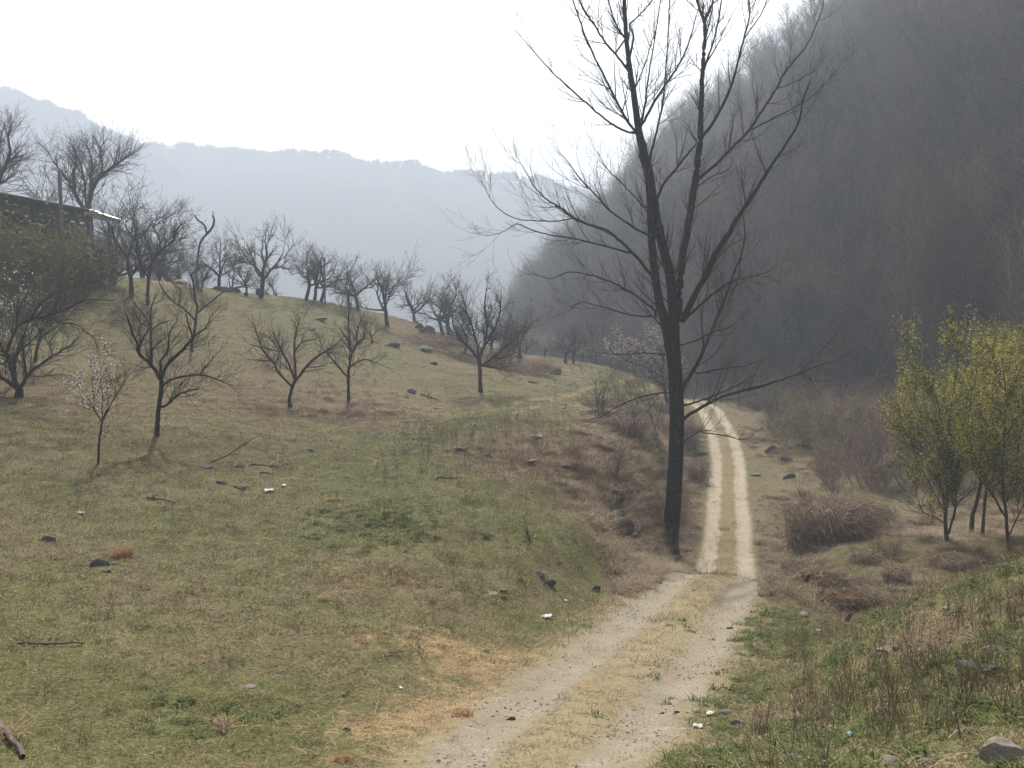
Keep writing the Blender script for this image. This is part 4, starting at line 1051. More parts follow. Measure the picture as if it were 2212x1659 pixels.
# pinkish blossoming tree behind the big trunk
traced('blossoming_tree', 74, CT, [(1085, 2275, 10), (1075, 2220, 10), (1060, 2150, 9)],
       [[(1060, 2160, 8), (1020, 2130, 8), (985, 2070, 7), (910, 2040, 6), (840, 2010, 5), (760, 1960, 3)], [(1062, 2150, 8), (1040, 2060, 7), (980, 1990, 6), (900, 1940, 5), (830, 1900, 3)], [(1050, 2100, 6), (1060, 2000, 5), (1020, 1930, 4), (1000, 1880, 2)],
        [(985, 2070, 5), (930, 1990, 4), (860, 1960, 3)], [(1062, 2160, 5), (1100, 2080, 5), (1110, 1990, 4), (1080, 1910, 2)]],
       'pinkish blossoming tree half hidden behind the big dark trunk', 'tree', 35, M_ORCH, 9, (.5, 1.2), None, st=OT, leaf=('blossoms', M_PINK, 1, .07, .07, lambda p: p[2] > 1.9))

# ------------------------------------------------------------------ grown trees, copied with their parts
def grown(name, seed, H, st, mat, twmat, label, cat, group=None, r=None, tkf=0.25, leaf=None, lean=(0, 0), zmin=0):
    rg = random.Random(seed)
    a, b = Tubes(), Tubes(); tips = []
    r = r or H * .022
    root = empty(name, (0, 0, 0)); tag(root, label, cat, group)
    grow(rg, [a, a, b], (0, 0, -0.2), (rg.gauss(0, .08) + lean[0], rg.gauss(0, .08) + lean[1], 1), H * tkf, r, 0, st, tips)
    obj_of('trunk', a.mesh('trunk', mat), root); obj_of('crown', b.mesh('crown', twmat), root)
    if leaf:
        nm, m, per, size, sp = leaf; tips = [q for q in tips if q[:, 2].mean() > zmin]
        obj_of(nm, leaves_mesh(nm, rg, tips, per, size, m, sp), root)
    return root
def dup(root, loc, rz, sc, label):
    c = root.copy(); COL.objects.link(c); c.location = loc; c.rotation_euler = (0, 0, rz); c.scale = (sc[0], sc[0], sc[1]) if isinstance(sc, tuple) else (sc, sc, sc)
    c['label'] = label
    for ch in [o for o in root.children]:
        k = ch.copy(); COL.objects.link(k); k.parent = c
    return c
def place(protos, used, which, u, d, sc, rz, label, v=None, group=None):
    if v is not None and d is None:
        h = hit(u, v); loc = (h.x, h.y, h.z)
    else:
        p = P(u, 650, d); loc = (p[0], p[1], ground(p[0], p[1]))
    r = protos[which]
    if which not in used:
        used.add(which); r.location = loc; r.rotation_euler = (0, 0, rz); r.scale = (sc,) * 3; r['label'] = label
        o = r
    else:
        o = dup(r, loc, rz, sc, label)
    if group: o['group'] = group
    return o
G1 = 'bare orchard trees along the crest of the slope'
PR = [grown('orchard_tree', 60 + i, 5.0, ORCH, M_ORCH, M_TWIG, 'x', 'tree', G1, r=.12, leaf=None) for i in range(5)]
# height of each grown prototype, to scale it to the height wanted
def top_of(r):
    return max(max(v.co.z for v in c.data.vertices) for c in r.children)
PH = [top_of(r) for r in PR]
US = set()
RL = [(475, 72, 4.3, 0, 0.3, 'grey orchard tree rooted on the rocky rim of the hilltop'),
      (532, 74, 3.0, 3, 1.2, 'small orchard tree close beside the one with the blue band'),
      (562, 76, 5.9, 1, 2.0, 'wide round crowned orchard tree with a blue band round its trunk'),
      (660, 81, 4.7, 2, 0.8, 'orchard tree of the crest, its short trunk bent towards its neighbour'),
      (678, 83, 5.0, 4, 4.0, 'upright orchard tree between the bent one and the crest pole'),
      (692, 82, 4.6, 0, 5.1, 'orchard tree leaning over beside the thin pole on the crest'),
      (755, 86, 4.2, 3, 3.5, 'slanting orchard tree just past the crest pole'),
      (774, 84, 4.8, 2, 2.7, 'rounded orchard tree between the crest pole and the tall crest tree'),
      (838, 81, 6.1, 4, 0.9, 'tall open crowned orchard tree on the crest above the bramble bank'),
      (897, 91, 4.9, 1, 5.6, 'hazy orchard tree behind the bramble bank'),
      (958, 88, 5.0, 0, 2.2, 'leaning orchard tree at the top of the bramble bank'),
      (973, 87, 5.9, 2, 4.4, 'dense round topped orchard tree rising over the bramble bank'),
      (1003, 76, 4.6, 3, 0.1, 'orchard tree immediately behind the broad crowned one'),
      (1103, 77, 2.6, 4, 1.1, 'small stooping orchard tree below the blossom thicket'),
      (1122, 80, 4.8, 1, 3.3, 'orchard tree standing in front of the pale blossom thicket'),
      (1222, 84, 3.4, 3, 4.6, 'little crooked orchard tree near the dark boulder'),
      (1241, 86, 3.8, 0, 0.2, 'last little orchard tree before the wooded hillside'),
      (803, 70, 2.2, 3, 2.5, 'stunted orchard tree on the open slope below the crest'),
      (1060, 84, 4.2, 2, 5.5, 'faint orchard tree in the gap behind the broad crowned one')]
for u, d, H, k, rz, lab in RL:
    o = place(PR, US, k, u, d, 1.12 * H / PH[k], rz, lab)
    if 'blue band' in lab and 'with' in lab:
        t = Tubes(); t.add([(0, 0, .15), (0, 0, .42)], [.19, .18], 10)
        me = t.mesh('trunk_band', M_BLUE); s = H / PH[k]
        bd = obj_of('trunk_band', me, o); bd['label'] = 'blue sheet tied round the trunk'
# bigger dim trees behind the shed and hilltop
G2 = 'hazy trees behind the hilltop'
BK = [grown('woodland_tree', 80 + i, 9.0, dict(ORCH, rmin=.012), M_ORCH, M_TWIG, 'x', 'tree', G2, r=.2, tkf=.3) for i in range(3)]
BH = [top_of(r) for r in BK]; UB = set()
for u, d, H, k, rz, lab in [(95, 80, 10.5, 0, 0.4, 'dim bushy tree behind the shed next to the wooden pole'), (40, 84, 10.0, 1, 2.4, 'dim tree behind the highest end of the shed roof'),
                            (255, 86, 9.5, 2, 1.4, 'wide hazy tree past the end of the shed'), (310, 80, 9.0, 0, 3.9, 'tall rounded hazy tree rising over the forked hilltop pair'),
                            (368, 84, 8.0, 1, 5.0, 'hazy tree between the forked pair and the dead prongs'), (405, 92, 6.0, 2, 0.7, 'low hazy tree in front of the dead prongs'),
                            (500, 90, 6.0, 0, 2.9, 'faint tree behind the rocky rim of the hilltop'), (205, 88, 8.5, 1, 0.2, 'faint tree filling the gap above the white roof edge'), (385, 73, 3.6, 2, 4.4, 'low grey tree in front of the gap left of the dead prongs'), (436, 67, 3.2, 1, 1.9, 'low grey tree screening the foot of the dead prongs'),
                            (345, 74, 4.6, 0, 2.2, 'grey tree filling the space behind the twin stemmed hilltop tree'), (600, 92, 5.5, 2, 5.9, 'faint tree behind the gap right of the blue banded one'), (728, 95, 5.0, 1, 3.3, 'faint tree behind the crest pole')]:
    place(BK, UB, k, u, d, 1.15 * H / BH[k], rz, lab)
# blossom thicket and white blossoming tree
BL = grown('blossoming_tree', 91, 3.6, ORCH, M_ORCH, M_TWIG, 'x', 'tree', None, r=.08, leaf=('blossoms', M_PINK, 1, .055, .05))
place([BL], (UL := set()), 0, 1176, 90, .8, 1.0, 'small round blossoming tree on the rim before the valley mouth')
place([BL], UL, 0, 1135, 94, 1.0, 2.6, 'pale blossoming tree forming the thicket behind a bare orchard tree')
place([BL], UL, 0, 1112, 97, 1.1, 4.1, 'hazy blossoming tree deepest in the pale thicket')
place([BL], UL, 0, 1262, 96, .7, 5.2, 'low blossoming shrub on the crest left of the wooded hill foot')
WB = grown('blossoming_tree', 95, 5.6, ORCH, M_ORCH, M_TWIG, 'white blossoming tree behind the large spreading orchard tree', 'tree', None, r=.1, leaf=('blossoms', M_BLOSSOM, 2, .042, .045), zmin=1.9)
_h = P(22, 650, 38.5); WB.location = (_h[0], _h[1], ground(_h[0], _h[1])); WB.scale = (1.0,) * 3
# ------------------------------------------------------------------ shed and poles
def quadbox(name, A, B, z0, z1, th, mat, parent, off=0.0, side=1):
    """upright slab from A to B (x, y), thickness th to the side"""
    A = np.array(A, float); B = np.array(B, float); d = unit(B - A); n = np.array([-d[1], d[0]]) * side
    a0, b0, a1, b1 = A + n * off, B + n * off, A + n * (off + th), B + n * (off + th)
    V = [(*a0, z0), (*b0, z0), (*b1, z0), (*a1, z0), (*a0, z1), (*b0, z1), (*b1, z1), (*a1, z1)]
    me = bpy.data.meshes.new(name); me.from_pydata(V, [], [(0, 1, 2, 3), (4, 7, 6, 5), (0, 4, 5, 1), (1, 5, 6, 2), (2, 6, 7, 3), (3, 7, 4, 0)])
    return obj_of(name, me, parent, mat)
def surf(name, a, b, rough=.9, sc=2.0, spec=.2, metallic=0, bumpd=.02):
    t = NT(name); p = t.pos()
    return t.done(t.mix(t.noise(sc, 5, p, .7), a, b), rough, t.bump(t.noise(sc * 6, 4, p), .5, bumpd), spec=spec, metallic=metallic)
M_MUD = surf('mud wall', (.035, .030, .026), (.07, .06, .05)); M_DARKB = surf('dark boards', (.022, .02, .018), (.05, .045, .04), sc=4)
M_GREYP = surf('grey render', (.20, .20, .20), (.28, .28, .275)); M_SHEET = surf('roof sheet', (.10, .10, .10), (.18, .175, .165), .6, 3)
M_TIN = surf('bright tin', (.62, .64, .66), (.8, .8, .82), .32, 5, .5, .6); M_POLE = surf('grey pole', (.10, .095, .09), (.17, .16, .15), sc=6)
def shed():
    ax = P(-160, 650, 54); a = P(0, 650, 58); b = P(188, 650, 72); e = P(258, 650, 80)
    ze = 6.55; dirv = unit(np.array([b[0] - a[0], b[1] - a[1]])); nb = np.array([-dirv[1], dirv[0]])
    if nb[0] > 0: nb = -nb
    A = np.array(ax[:2]); B = np.array(b[:2]); E = np.array(e[:2])
    root = empty('shed', (B[0], B[1], ground(B[0], B[1])))
    tag(root, 'long low farm shed with a dark front and a bright tin roof edge', 'shed')
    zg = -0.5
    M = []
    def loc(o): o.matrix_parent_inverse = root.matrix_world.inverted(); return o
    root.matrix_world = Matrix.Translation(root.location)
    L = np.linalg.norm(B - A)
    ws = loc(quadbox('wall', A + nb * .9, B + nb * .9, zg, ze - .1, .25, M_MUD, root))
    loc(quadbox('wall', A + nb * 6, B + nb * 6, zg, ze + .25, .25, M_MUD, root))
    loc(quadbox('wall', B + nb * 1.15, B + nb * 6.0, zg, ze + .1, .25, M_MUD, root))
    for i, f in enumerate((.3, .5, .68, .84)):
        c = A + (B - A) * f
        w = quadbox('window', c - dirv * .7, c + dirv * .7, 3.6, 5.2, .08, M_DARKB, root, off=.82); loc(w)
        fr = quadbox('window_frame', c - dirv * .85, c + dirv * .85, 3.45, 3.58, .14, M_DEADWOOD, w, off=.76); fr.matrix_parent_inverse = root.matrix_world.inverted()
    for i in range(6):
        c = A + (B - A) * (.06 + .18 * i)
        loc(quadbox('post', c - dirv * .07, c + dirv * .07, zg, ze - .05, .14, M_DEADWOOD, root, off=.0))
    # boards hanging under the eave
    for i in range(26):
        c0 = A + (B - A) * (i / 26) + dirv * .02; c1 = A + (B - A) * ((i + 1) / 26) - dirv * .03
        if i in (7, 15): continue
        loc(quadbox('eave_board', c0, c1, ze - .95 - .2 * ((i * 7) % 5) / 5, ze - .05, .05, M_DARKB, root, off=-.02 - .01 * (i % 2)))
    # end bay: pale rendered panel and a thin post
    loc(quadbox('end_panel', B + dirv * .3, B + dirv * 3.0, zg, ze - .9, .2, M_GREYP, root, off=.9))
    loc(quadbox('post', B + dirv * 3.1, B + dirv * 3.25, zg, ze - .3, .15, M_DARKB, root, off=.5))
    loc(quadbox('post', E - dirv * .3, E - dirv * .15, zg, ze - .3, .15, M_DARKB, root, off=.5))
    # corrugated roof
    def roof(name, p0, p1, mat, z, deep, amp=.035, rise=.06, pitch=.25):
        n = int(np.linalg.norm(p1 - p0) / (pitch / 4)); V = []; m = 8
        for j in range(m):
            for i in range(n + 1):
                q = p0 + (p1 - p0) * i / n + nb * (deep * j / (m - 1) - .35)
                V.append((q[0], q[1], z + rise * deep * j / (m - 1) + amp * math.sin(i * math.pi / 2)))
        N = len(V); V += [(x, y, w - .03) for x, y, w in V]
        F = []
        for j in range(m - 1):
            for i in range(n):
                a_ = j * (n + 1) + i; F.append((a_, a_ + 1, a_ + n + 2, a_ + n + 1)); F.append((a_ + N, a_ + n + 1 + N, a_ + n + 2 + N, a_ + 1 + N))
        for i in range(n): F.append((i, i + N, i + 1 + N, i + 1))
        return loc(obj_of(name, mesh_from(name, np.array(V), np.array(F), False, mat), root))
    r1 = roof('roof', A, B + dirv * .2, M_SHEET, ze, 7.4)
    r2 = roof('roof_sheet', B + dirv * .3, B + dirv * 2.2, M_TIN, ze - .05, 1.6, .06, .05)
    r2['label'] = 'bright loose tin sheet at the roof end'
    r3 = roof('roof_sheet', B + dirv * 2.3, E, M_TIN, ze - .12, 1.8, .06, .02)
    r3['label'] = 'bright loose tin sheet at the roof end'
    loc(quadbox('fascia', A, B + dirv * .2, ze - .16, ze - .06, .05, M_DARKB, root, off=-.30))
shed()
def pole(u, d, vt, r, label, name='utility_pole', mat=None, wires=False):
    p = P(u, 650, d); gz = ground(p[0], p[1]); top = (HZ - vt) / FPX * d
    root = empty(name, (p[0], p[1], gz)); tag(root, label, 'pole')
    H = top - gz; t = Tubes(); t.add([(0, 0, -.3), (0, 0, H * .5), (0, 0, H - .02), (0, 0, H)], [r, r * .93, r * .85, .01], 12)
    obj_of('shaft', t.mesh('shaft', mat or M_POLE), root)
    t = Tubes(); t.add([(-.02, 0, H - .5), (.45, 0, H - .48)], [.025, .025], 6) if wires else t.add([(0, 0, H - .35), (0, 0, H - .25)], [r * 1.05, r * 1.05], 12)
    obj_of('crossarm' if wires else 'band', t.mesh('fitting', M_DARKB), root)
    if wires:
        t = Tubes()
        t.add([(0 - 7.0 * k / 8, -1.0 * k / 8, H - 1.1 + .9 * k / 8 - 1.2 * (k / 8) * (1 - k / 8)) for k in range(9)], [.012] * 9, 4)
        obj_of('wire', t.mesh('wire', M_POLE), root)
    return root
pole(139, 57, 374, .125, 'tall grey wooden pole standing in front of the shed roof', wires=True)
pole(702, 82, 556, .07, 'short thin pole standing among the bare crest trees', mat=M_DEADWOOD)

# ------------------------------------------------------------------ shrubs
def shrub(name, loc, n, H, spread, st, mat, label, cat, seed, leaf=None, r=.02, group=None, up=1.0, tipsel=None):
    rg = random.Random(seed); t = Tubes(); tips = []
    root = empty(name, loc); tag(root, label, cat, group)
    for k in range(n):
        a = rg.uniform(0, 6.283); s = rg.uniform(.15, 1) * spread
        grow(rg, [t], (rg.gauss(0, .12), rg.gauss(0, .12), -.1), (math.cos(a) * s, math.sin(a) * s, up), H * rg.uniform(.45, .75), r * rg.uniform(.6, 1.2), 0, st, tips)
    obj_of('branches', t.mesh('branches', mat), root)
    if leaf:
        nm, m, per, size, sp = leaf
        obj_of(nm, leaves_mesh(nm, rg, tips, per, size, m, sp), root)
    return root
def at(u, d):
    p = P(u, 650, d); return (p[0], p[1], ground(p[0], p[1]))
GO = 'olive brown shrubs in front of the shed'
for i, (u, d, H, lab) in enumerate([(28, 51, 4.2, 'olive leaved shrub under the highest part of the shed roof'), (82, 53, 4.6, 'tall olive leaved shrub left of the grey wooden pole'),
                                    (136, 54, 4.0, 'olive leaved shrub round the foot of the grey wooden pole'), (182, 57, 3.6, 'lower olive shrub in front of the pale shed panel')]):
    shrub('olive_shrub', at(u, d), 9, H, .8, BUSH, M_TWIG, lab, 'shrub', 400 + i, ('leaves', M_OLIVE, 3, .11, .16), .03, GO)
for i, (u, d, H, lab) in enumerate([(215, 60, 2.3, 'dark bare thicket at the end of the shed'), (245, 62, 2.4, 'dark bare thicket between the shed and the forked hilltop tree'), (60, 57, 2.0, 'dark undergrowth below the olive shrubs'),
                                    (165, 58.5, 1.7, 'low brown bramble below the shed panel'), (378, 72, 3.0, 'grey thicket behind the twin stemmed hilltop tree'), (428, 66.5, 3.0, 'hazy thicket round the base of the dead prongs'),
                                    (345, 80, 3.5, 'hazy thicket in the gap of the forked hilltop trees')]):
    shrub('thicket', at(u, d), 32 if i < 4 else 16, H * (1.35 if i < 4 else 1), 1.0, BUSH, M_ORCH if i < 4 else M_TWIG, lab, 'thicket', 420 + i, ('dry_leaves', M_DRYLEAF, 1, .05, .12) if i < 4 else None, .02)
# willows on the right
M_WB = bark('willow bark', (.045, .036, .028), (.085, .07, .055), 6)
WL = dict(rmin=.006, tiplv=0, lv=[dict(seg=5, crook=.10, up=.10, k=4, kids=(6, 8), f0=.1, ang=(15, 40), len=(.45, .7), end=.4),
                                  dict(seg=4, crook=.12, up=.08, k=3, kids=(4, 5), f0=.1, ang=(15, 40), len=(.4, .7), end=.5), dict(seg=3, crook=.12, up=.05, k=3, kids=0, f0=0, ang=(0, 1), len=(1, 1))])
def willow(d, base, stems, label, seed, dens, tl, tk=9):
    stems = [[(x, y, r * .72) for x, y, r in s] for s in stems]
    k0 = stems[0]
    return traced('willow', d, C6, k0, stems[1:], label, 'willow', seed, M_WB, dens, tl, 'budding willows beyond the bank', st=WL, spread=.7,
                  leaf=('leaves', M_WILLOW, 4, .036, .13, lambda p: p[2] > 1.9 + .7 * math.sin(p[0] * 2.1)), twig_mat=M_TWIG)
willow(38.5, None, [[(1050, 1400, 15), (1042, 1330, 14), (1040, 1250, 13), (1048, 1150, 12)],
                  [(1045, 1200, 9), (1000, 1060, 8), (940, 930, 7), (880, 850, 6), (800, 780, 3)], [(1048, 1150, 11), (1050, 1000, 9), (1030, 860, 8), (1000, 660, 6), (930, 530, 4), (880, 430, 2)],
                  [(1046, 1180, 9), (1070, 1050, 8), (1062, 900, 7), (1060, 740, 5), (1090, 560, 4), (1110, 420, 2)], [(1048, 1130, 7), (1110, 960, 6), (1150, 800, 5), (1180, 600, 4), (1220, 440, 2)],
                  [(1055, 1350, 9), (1095, 1200, 8), (1085, 1100, 6), (1130, 900, 5)], [(1000, 1060, 5), (930, 780, 4), (870, 640, 2)], [(1040, 1240, 6), (960, 1100, 5), (890, 960, 4), (850, 820, 3), (840, 640, 2)], [(1075, 1050, 6), (1150, 900, 5), (1210, 760, 4), (1250, 560, 2)], [(1038, 1300, 5), (1000, 1270, 4), (930, 1240, 3), (900, 1190, 2)]],
       'yellow green budding willow clump with several dark stems behind the bank', 701, 3.2, (.8, 1.7))
willow(43, None, [[(1178, 1260, 15), (1205, 1180, 14), (1225, 1080, 13), (1240, 980, 11)],
                [(1240, 985, 9), (1225, 850, 7), (1210, 700, 5), (1230, 480, 3)], [(1238, 1000, 9), (1290, 880, 7), (1330, 700, 6), (1350, 480, 3)], [(1225, 1080, 6), (1170, 940, 5), (1160, 740, 4), (1180, 560, 2)], [(1235, 1010, 6), (1370, 860, 5), (1420, 640, 3)], [(1230, 1050, 6), (1180, 900, 5), (1120, 760, 4), (1090, 600, 2)], [(1240, 990, 7), (1265, 800, 6), (1280, 600, 4), (1290, 450, 2)]],
       'budding willow with a leaning trunk behind the many stemmed one', 702, 3.4, (.8, 1.7))
willow(37, None, [[(1375, 1420, 13), (1362, 1330, 12), (1358, 1240, 11), (1350, 1180, 10)],
                [(1355, 1260, 8), (1290, 1150, 7), (1240, 1060, 6), (1190, 930, 4)], [(1350, 1190, 8), (1340, 1000, 7), (1350, 820, 6), (1360, 640, 5), (1330, 420, 2)], [(1352, 1200, 8), (1400, 1040, 7), (1430, 850, 5), (1460, 620, 3)], [(1350, 1100, 5), (1300, 900, 4), (1280, 700, 2)],
                [(1366, 1370, 6), (1420, 1260, 5), (1480, 1150, 4)]],
       'budding willow nearest the picture edge with the greenest crown', 703, 3.4, (.8, 1.7))
willow(40, None, [[(1500, 1400, 14), (1498, 1200, 12), (1490, 1000, 10)], [(1490, 1000, 9), (1460, 800, 7), (1430, 560, 4), (1410, 430, 2)], [(1492, 1010, 8), (1540, 800, 6), (1560, 520, 3)], [(1498, 1180, 7), (1560, 1020, 5), (1620, 800, 3)]],
       'budding willow partly outside the picture beyond the others', 704, 3.4, (.8, 1.7))
willow(42, None, [[(1235, 1330, 12), (1245, 1200, 11), (1262, 1060, 10), (1270, 960, 9)],
                [(1268, 980, 8), (1240, 820, 6), (1215, 640, 5), (1200, 440, 2)], [(1268, 970, 8), (1290, 780, 7), (1300, 600, 5), (1290, 400, 2)], [(1255, 1110, 6), (1330, 980, 5), (1390, 840, 4), (1410, 700, 2)], [(1255, 1100, 6), (1180, 960, 5), (1120, 840, 4), (1090, 700, 2)]],
       'budding willow filling the gap between the many stemmed and the greenest one', 705, 3.4, (.8, 1.7))
# green and yellowish undergrowth along the foot of the wood
M_YEL = flat('yellowish bud', (.11, .105, .03), (.22, .19, .06), .8, .3)
GY = 'yellowish budding shrubs at the foot of the wood'
for i, (u, d, H, lab) in enumerate([(1672, 79, 3.2, 'yellowish budding shrub beside the far bend of the road'), (1722, 76, 3.0, 'yellowish shrub behind the tall brown brambles'), (1782, 78, 3.4, 'yellowish shrub in the middle of the wood foot'),
                                    (1932, 70, 3.3, 'yellow green bush showing at the edge of the willow crown'), (1880, 74, 2.4, 'low olive bush before the dark hollow of the wood foot')]):
    shrub('budding_shrub', at(u, d), 9, H, .8, BUSH, M_TWIG, lab, 'shrub', 440 + i, ('leaves', M_YEL, 1, .06, .12), .02, GY)
for i, (u, d, H, lab) in enumerate([(1745, 66, 2.9, 'reddish brown bramble heap behind the dark rock'), (1690, 71, 2.2, 'brown bramble by the right edge of the road bend'), (1832, 68, 2.0, 'low brown bramble midway along the wood foot'),
                                    (1905, 64, 2.2, 'brown bramble bank left of the willow'), (1985, 56, 1.9, 'reddish tangle between the brush heap and the willow'), (2040, 66, 2.3, 'brown tangle behind the willow stems'), (2130, 60, 2.4, 'brown tangle filling the gap between the willows'),
                                    (2195, 52, 2.0, 'brown tangle at the picture edge under the willows'), (1640, 86, 2.2, 'brown scrub where the road disappears')]):
    shrub('bramble', at(u, d), 18, H, 1.3, BUSH, M_BR if 'M_BR' in globals() else M_DEADWOOD, lab, 'bramble', 460 + i, ('dry_leaves', M_DRYLEAF, 1, .045, .12), .014)
# bare trees at the foot of the wood, near enough to be told apart
GF = 'bare grey trees at the foot of the wooded hillside'
FO = [grown('woodland_tree', 110 + i, 8, dict(FOR, rmin=.008), M_TWIG, M_TWIG, 'x', 'tree', GF, r=.10, tkf=1.0) for i in range(4)]
UF = set()
for i, (u, d, H, lab) in enumerate([(1560, 92, 6, 'thin bare tree over the far end of the road'), (1600, 90, 7.5, 'bare tree just right of the road end'), (1640, 93, 6.5, 'bare tree behind the brown scrub at the road end'), (1690, 88, 7.5, 'bare tree over the yellowish shrub by the road bend'),
                                    (1735, 90, 8, 'bare tree rising behind the reddish bramble heap'), (1790, 86, 8.5, 'bare tree over the middle of the wood foot'), (1840, 88, 7, 'slim bare tree right of the middle yellowish shrub'), (1885, 84, 9, 'bare tree left of the willow crown'),
                                    (1930, 80, 7.5, 'bare tree touching the edge of the willow crown'), (1990, 84, 9.5, 'bare tree showing over the top of the first willow'), (2060, 78, 9, 'bare tree behind the yellow willow top'), (2130, 80, 10, 'bare tree above the greenest willow'),
                                    (2200, 74, 10, 'bare tree at the picture edge above the willows'), (1500, 99, 5, 'thin bare tree behind the big dark trunk'), (1375, 110, 5, 'faint bare tree left of the big dark trunk')]):
    k = i % 4; r = FO[k]; s = H / 10.5
    p = at(u, d)
    if k not in UF:
        UF.add(k); r.location = p; r.rotation_euler = (0, 0, i * 1.7); r.scale = (s,) * 3; r['label'] = lab
    else: dup(r, p, i * 1.7, s, lab)
# pines among the bare wood
def pine(u, d, H, label, seed, group='dull green pines on the wooded hillside'):
    rg = random.Random(seed); a, b = Tubes(), Tubes(); tips = []
    p = at(u, d); root = empty('pine_tree', p); tag(root, label, 'pine', group)
    a.add([(0, 0, -.3), (.1, 0, H * .5), (0, .1, H)], [.14, .09, .03], 7)
    for k in range(26):
        z = H * rg.uniform(.35, 1); an = rg.uniform(0, 6.28); L = (H - z) * .45 + .6
        grow(rg, [a], (0, 0, z), (math.cos(an), math.sin(an), .25), L, .03, 0, dict(rmin=.01, tiplv=0, lv=[dict(seg=4, crook=.1, up=.03, k=4, kids=(5, 7), f0=.2, ang=(20, 60), len=(.3, .6), end=.4), dict(seg=3, crook=.1, up=.02, k=3, kids=0, f0=0, ang=(0, 1), len=(1, 1))]), tips)
    obj_of('trunk', a.mesh('trunk', M_ORCH), root)
    obj_of('needles', leaves_mesh('needles', rg, tips, 9, .16, M_PINE, .14), root)
def hillat(u, v):
    return hit(u, v, 40, 360)
for i, (u, v, H, lab) in enumerate([(1862, 470, 8, 'dull green pine midway up the wooded hillside'), (1815, 500, 6, 'small dull green pine below left of another'), (1835, 190, 7, 'dull green pine high on the hillside beside the poplar top'), (2010, 330, 6, 'faint dull green pine in the upper wood')]):
    h = hillat(u, v); pine(CXV + h.x / h.y * FPX, h.y, H, lab, 500 + i)

# ------------------------------------------------------------------ brush heap
def arc_shrub(name, loc, n, W, D, H, label, cat, seed, mat, droop=.6, lean=(0, 0), twig=.006, core=None, lift=0.0):
    """heap of arching dead stems"""
    rg = random.Random(seed); V = []; F = []; root = empty(name, loc); tag(root, label, cat)
    t = Tubes()
    for i in range(int(n * .45)):
        a = rg.uniform(0, 6.283); q = rg.random() ** .5
        x0, y0 = math.cos(a) * q * W * .33, math.sin(a) * q * D * .33
        x1, y1 = math.cos(a + rg.gauss(0, .5)) * W * .5 * rg.uniform(.5, 1.05), math.sin(a + rg.gauss(0, .5)) * D * .5 * rg.uniform(.5, 1.05)
        h = H * rg.uniform(.45, 1.05); pts = []
        m = 5
        for k in range(m + 1):
            f = k / m
            z = h * (math.sin(min(f * 1.0, 1) * math.pi * .96) ** .75 * (1 - .12 * droop) + (1 - droop) * .3 * f) + lift * H * f ** 2 * max(0, x1 / (W * .5) + .2)
            pts.append((x0 + (x1 - x0) * f + lean[0] * f * f + rg.gauss(0, .035 + .02 * W), y0 + (y1 - y0) * f + lean[1] * f * f + rg.gauss(0, .05), z + rg.gauss(0, .03)))
        t.add(pts, np.linspace(twig * 1.6, twig * .6, m + 1) * rg.uniform(.6, 1.5), 3)
        if rg.random() < .55:
            b = pts[rg.randint(2, m - 1)]; d = unit(np.array([x1 - x0, y1 - y0, rg.uniform(-.5, .9)]) + np.array([rg.gauss(0, .5), rg.gauss(0, .5), 0]))
            l = rg.uniform(.3, .8) * H * .5
            t.add([b, np.array(b) + d * l * .5 + np.array([0, 0, .03]), np.array(b) + d * l], [twig * .7, twig * .6, twig * .5], 3)
    for i in range(int(n * 1.1)):
        a = rg.uniform(0, 6.283); ph = math.asin(rg.uniform(.02, 1)); q = rg.uniform(.55, 1.02)
        c = np.array([math.cos(a) * math.cos(ph) * W * .5 * q + lean[0] * .6, math.sin(a) * math.cos(ph) * D * .5 * q, math.sin(ph) * H * q * .95])
        if lift and c[0] > W * .08 and c[2] < H * .32: continue
        d = unit(np.array([-math.sin(a) + rg.gauss(0, .7), math.cos(a) + rg.gauss(0, .7), rg.gauss(.1, .35)])); L = W * rg.uniform(.08, .28); pts = [c]
        for k in range(4):
            d = unit(d + np.array([rg.gauss(0, .25), rg.gauss(0, .25), rg.gauss(-.16, .2)])); pts.append(pts[-1] + d * L / 4)
        pts = np.array(pts); pts[:, 2] = np.maximum(pts[:, 2], .02)
        t.add(pts, np.linspace(twig, twig * .4, 5) * rg.uniform(.6, 1.4), 3)
    obj_of('stems', t.mesh('stems', mat), root)
    if core:
        tips = [np.array([(rg.gauss(0, W * .22), rg.gauss(0, D * .22), H * rg.uniform(.2, .75)), (rg.gauss(0, W * .2), rg.gauss(0, D * .2), H * rg.uniform(.2, .6))]) for _ in range(core)]
        tips = [q for q in tips if (q[0][0] / (W * .45)) ** 2 + (q[0][1] / (D * .45)) ** 2 + (q[0][2] / H) ** 2 < 1]
        obj_of('dead_leaves', leaves_mesh('dead_leaves', rg, tips, 1, .10, M_DRYLEAF, .1), root)
    return root
M_BRN = flat('brown stem', (.08, .055, .042), (.48, .37, .28))
arc_shrub('brush_heap', at(1795, 42), 1700, 4.5, 3.4, 2.2, 'large domed heap of dead brown brush right of the road', 'brush', 601, M_BRN, .9, (.9, 0), .009, 300, lift=.42)
arc_shrub('bramble', at(1765, 28.5), 420, 3.0, 1.3, .32, 'low dark bramble mat beside the small tree stump', 'bramble', 602, M_BRN, .7, (.3, 0), .006, 200)
arc_shrub('bramble', at(1852, 24.6), 420, 2.1, 1.2, .42, 'dark bramble clump over the hollow below the bank', 'bramble', 603, M_BRN, .7, (.2, 0), .006, 200)
arc_shrub('bramble', at(1722, 37.5), 260, 1.3, .9, .5, 'small flattened russet bramble mat below the big brush heap', 'bramble', 604, M_BRN, 1.0, (.5, 0), .006)
arc_shrub('bramble', at(1600, 33), 10, .3, .3, .2, 'tiny dead sprig on the grass edge', 'sprig', 605, M_BRN) if False else None
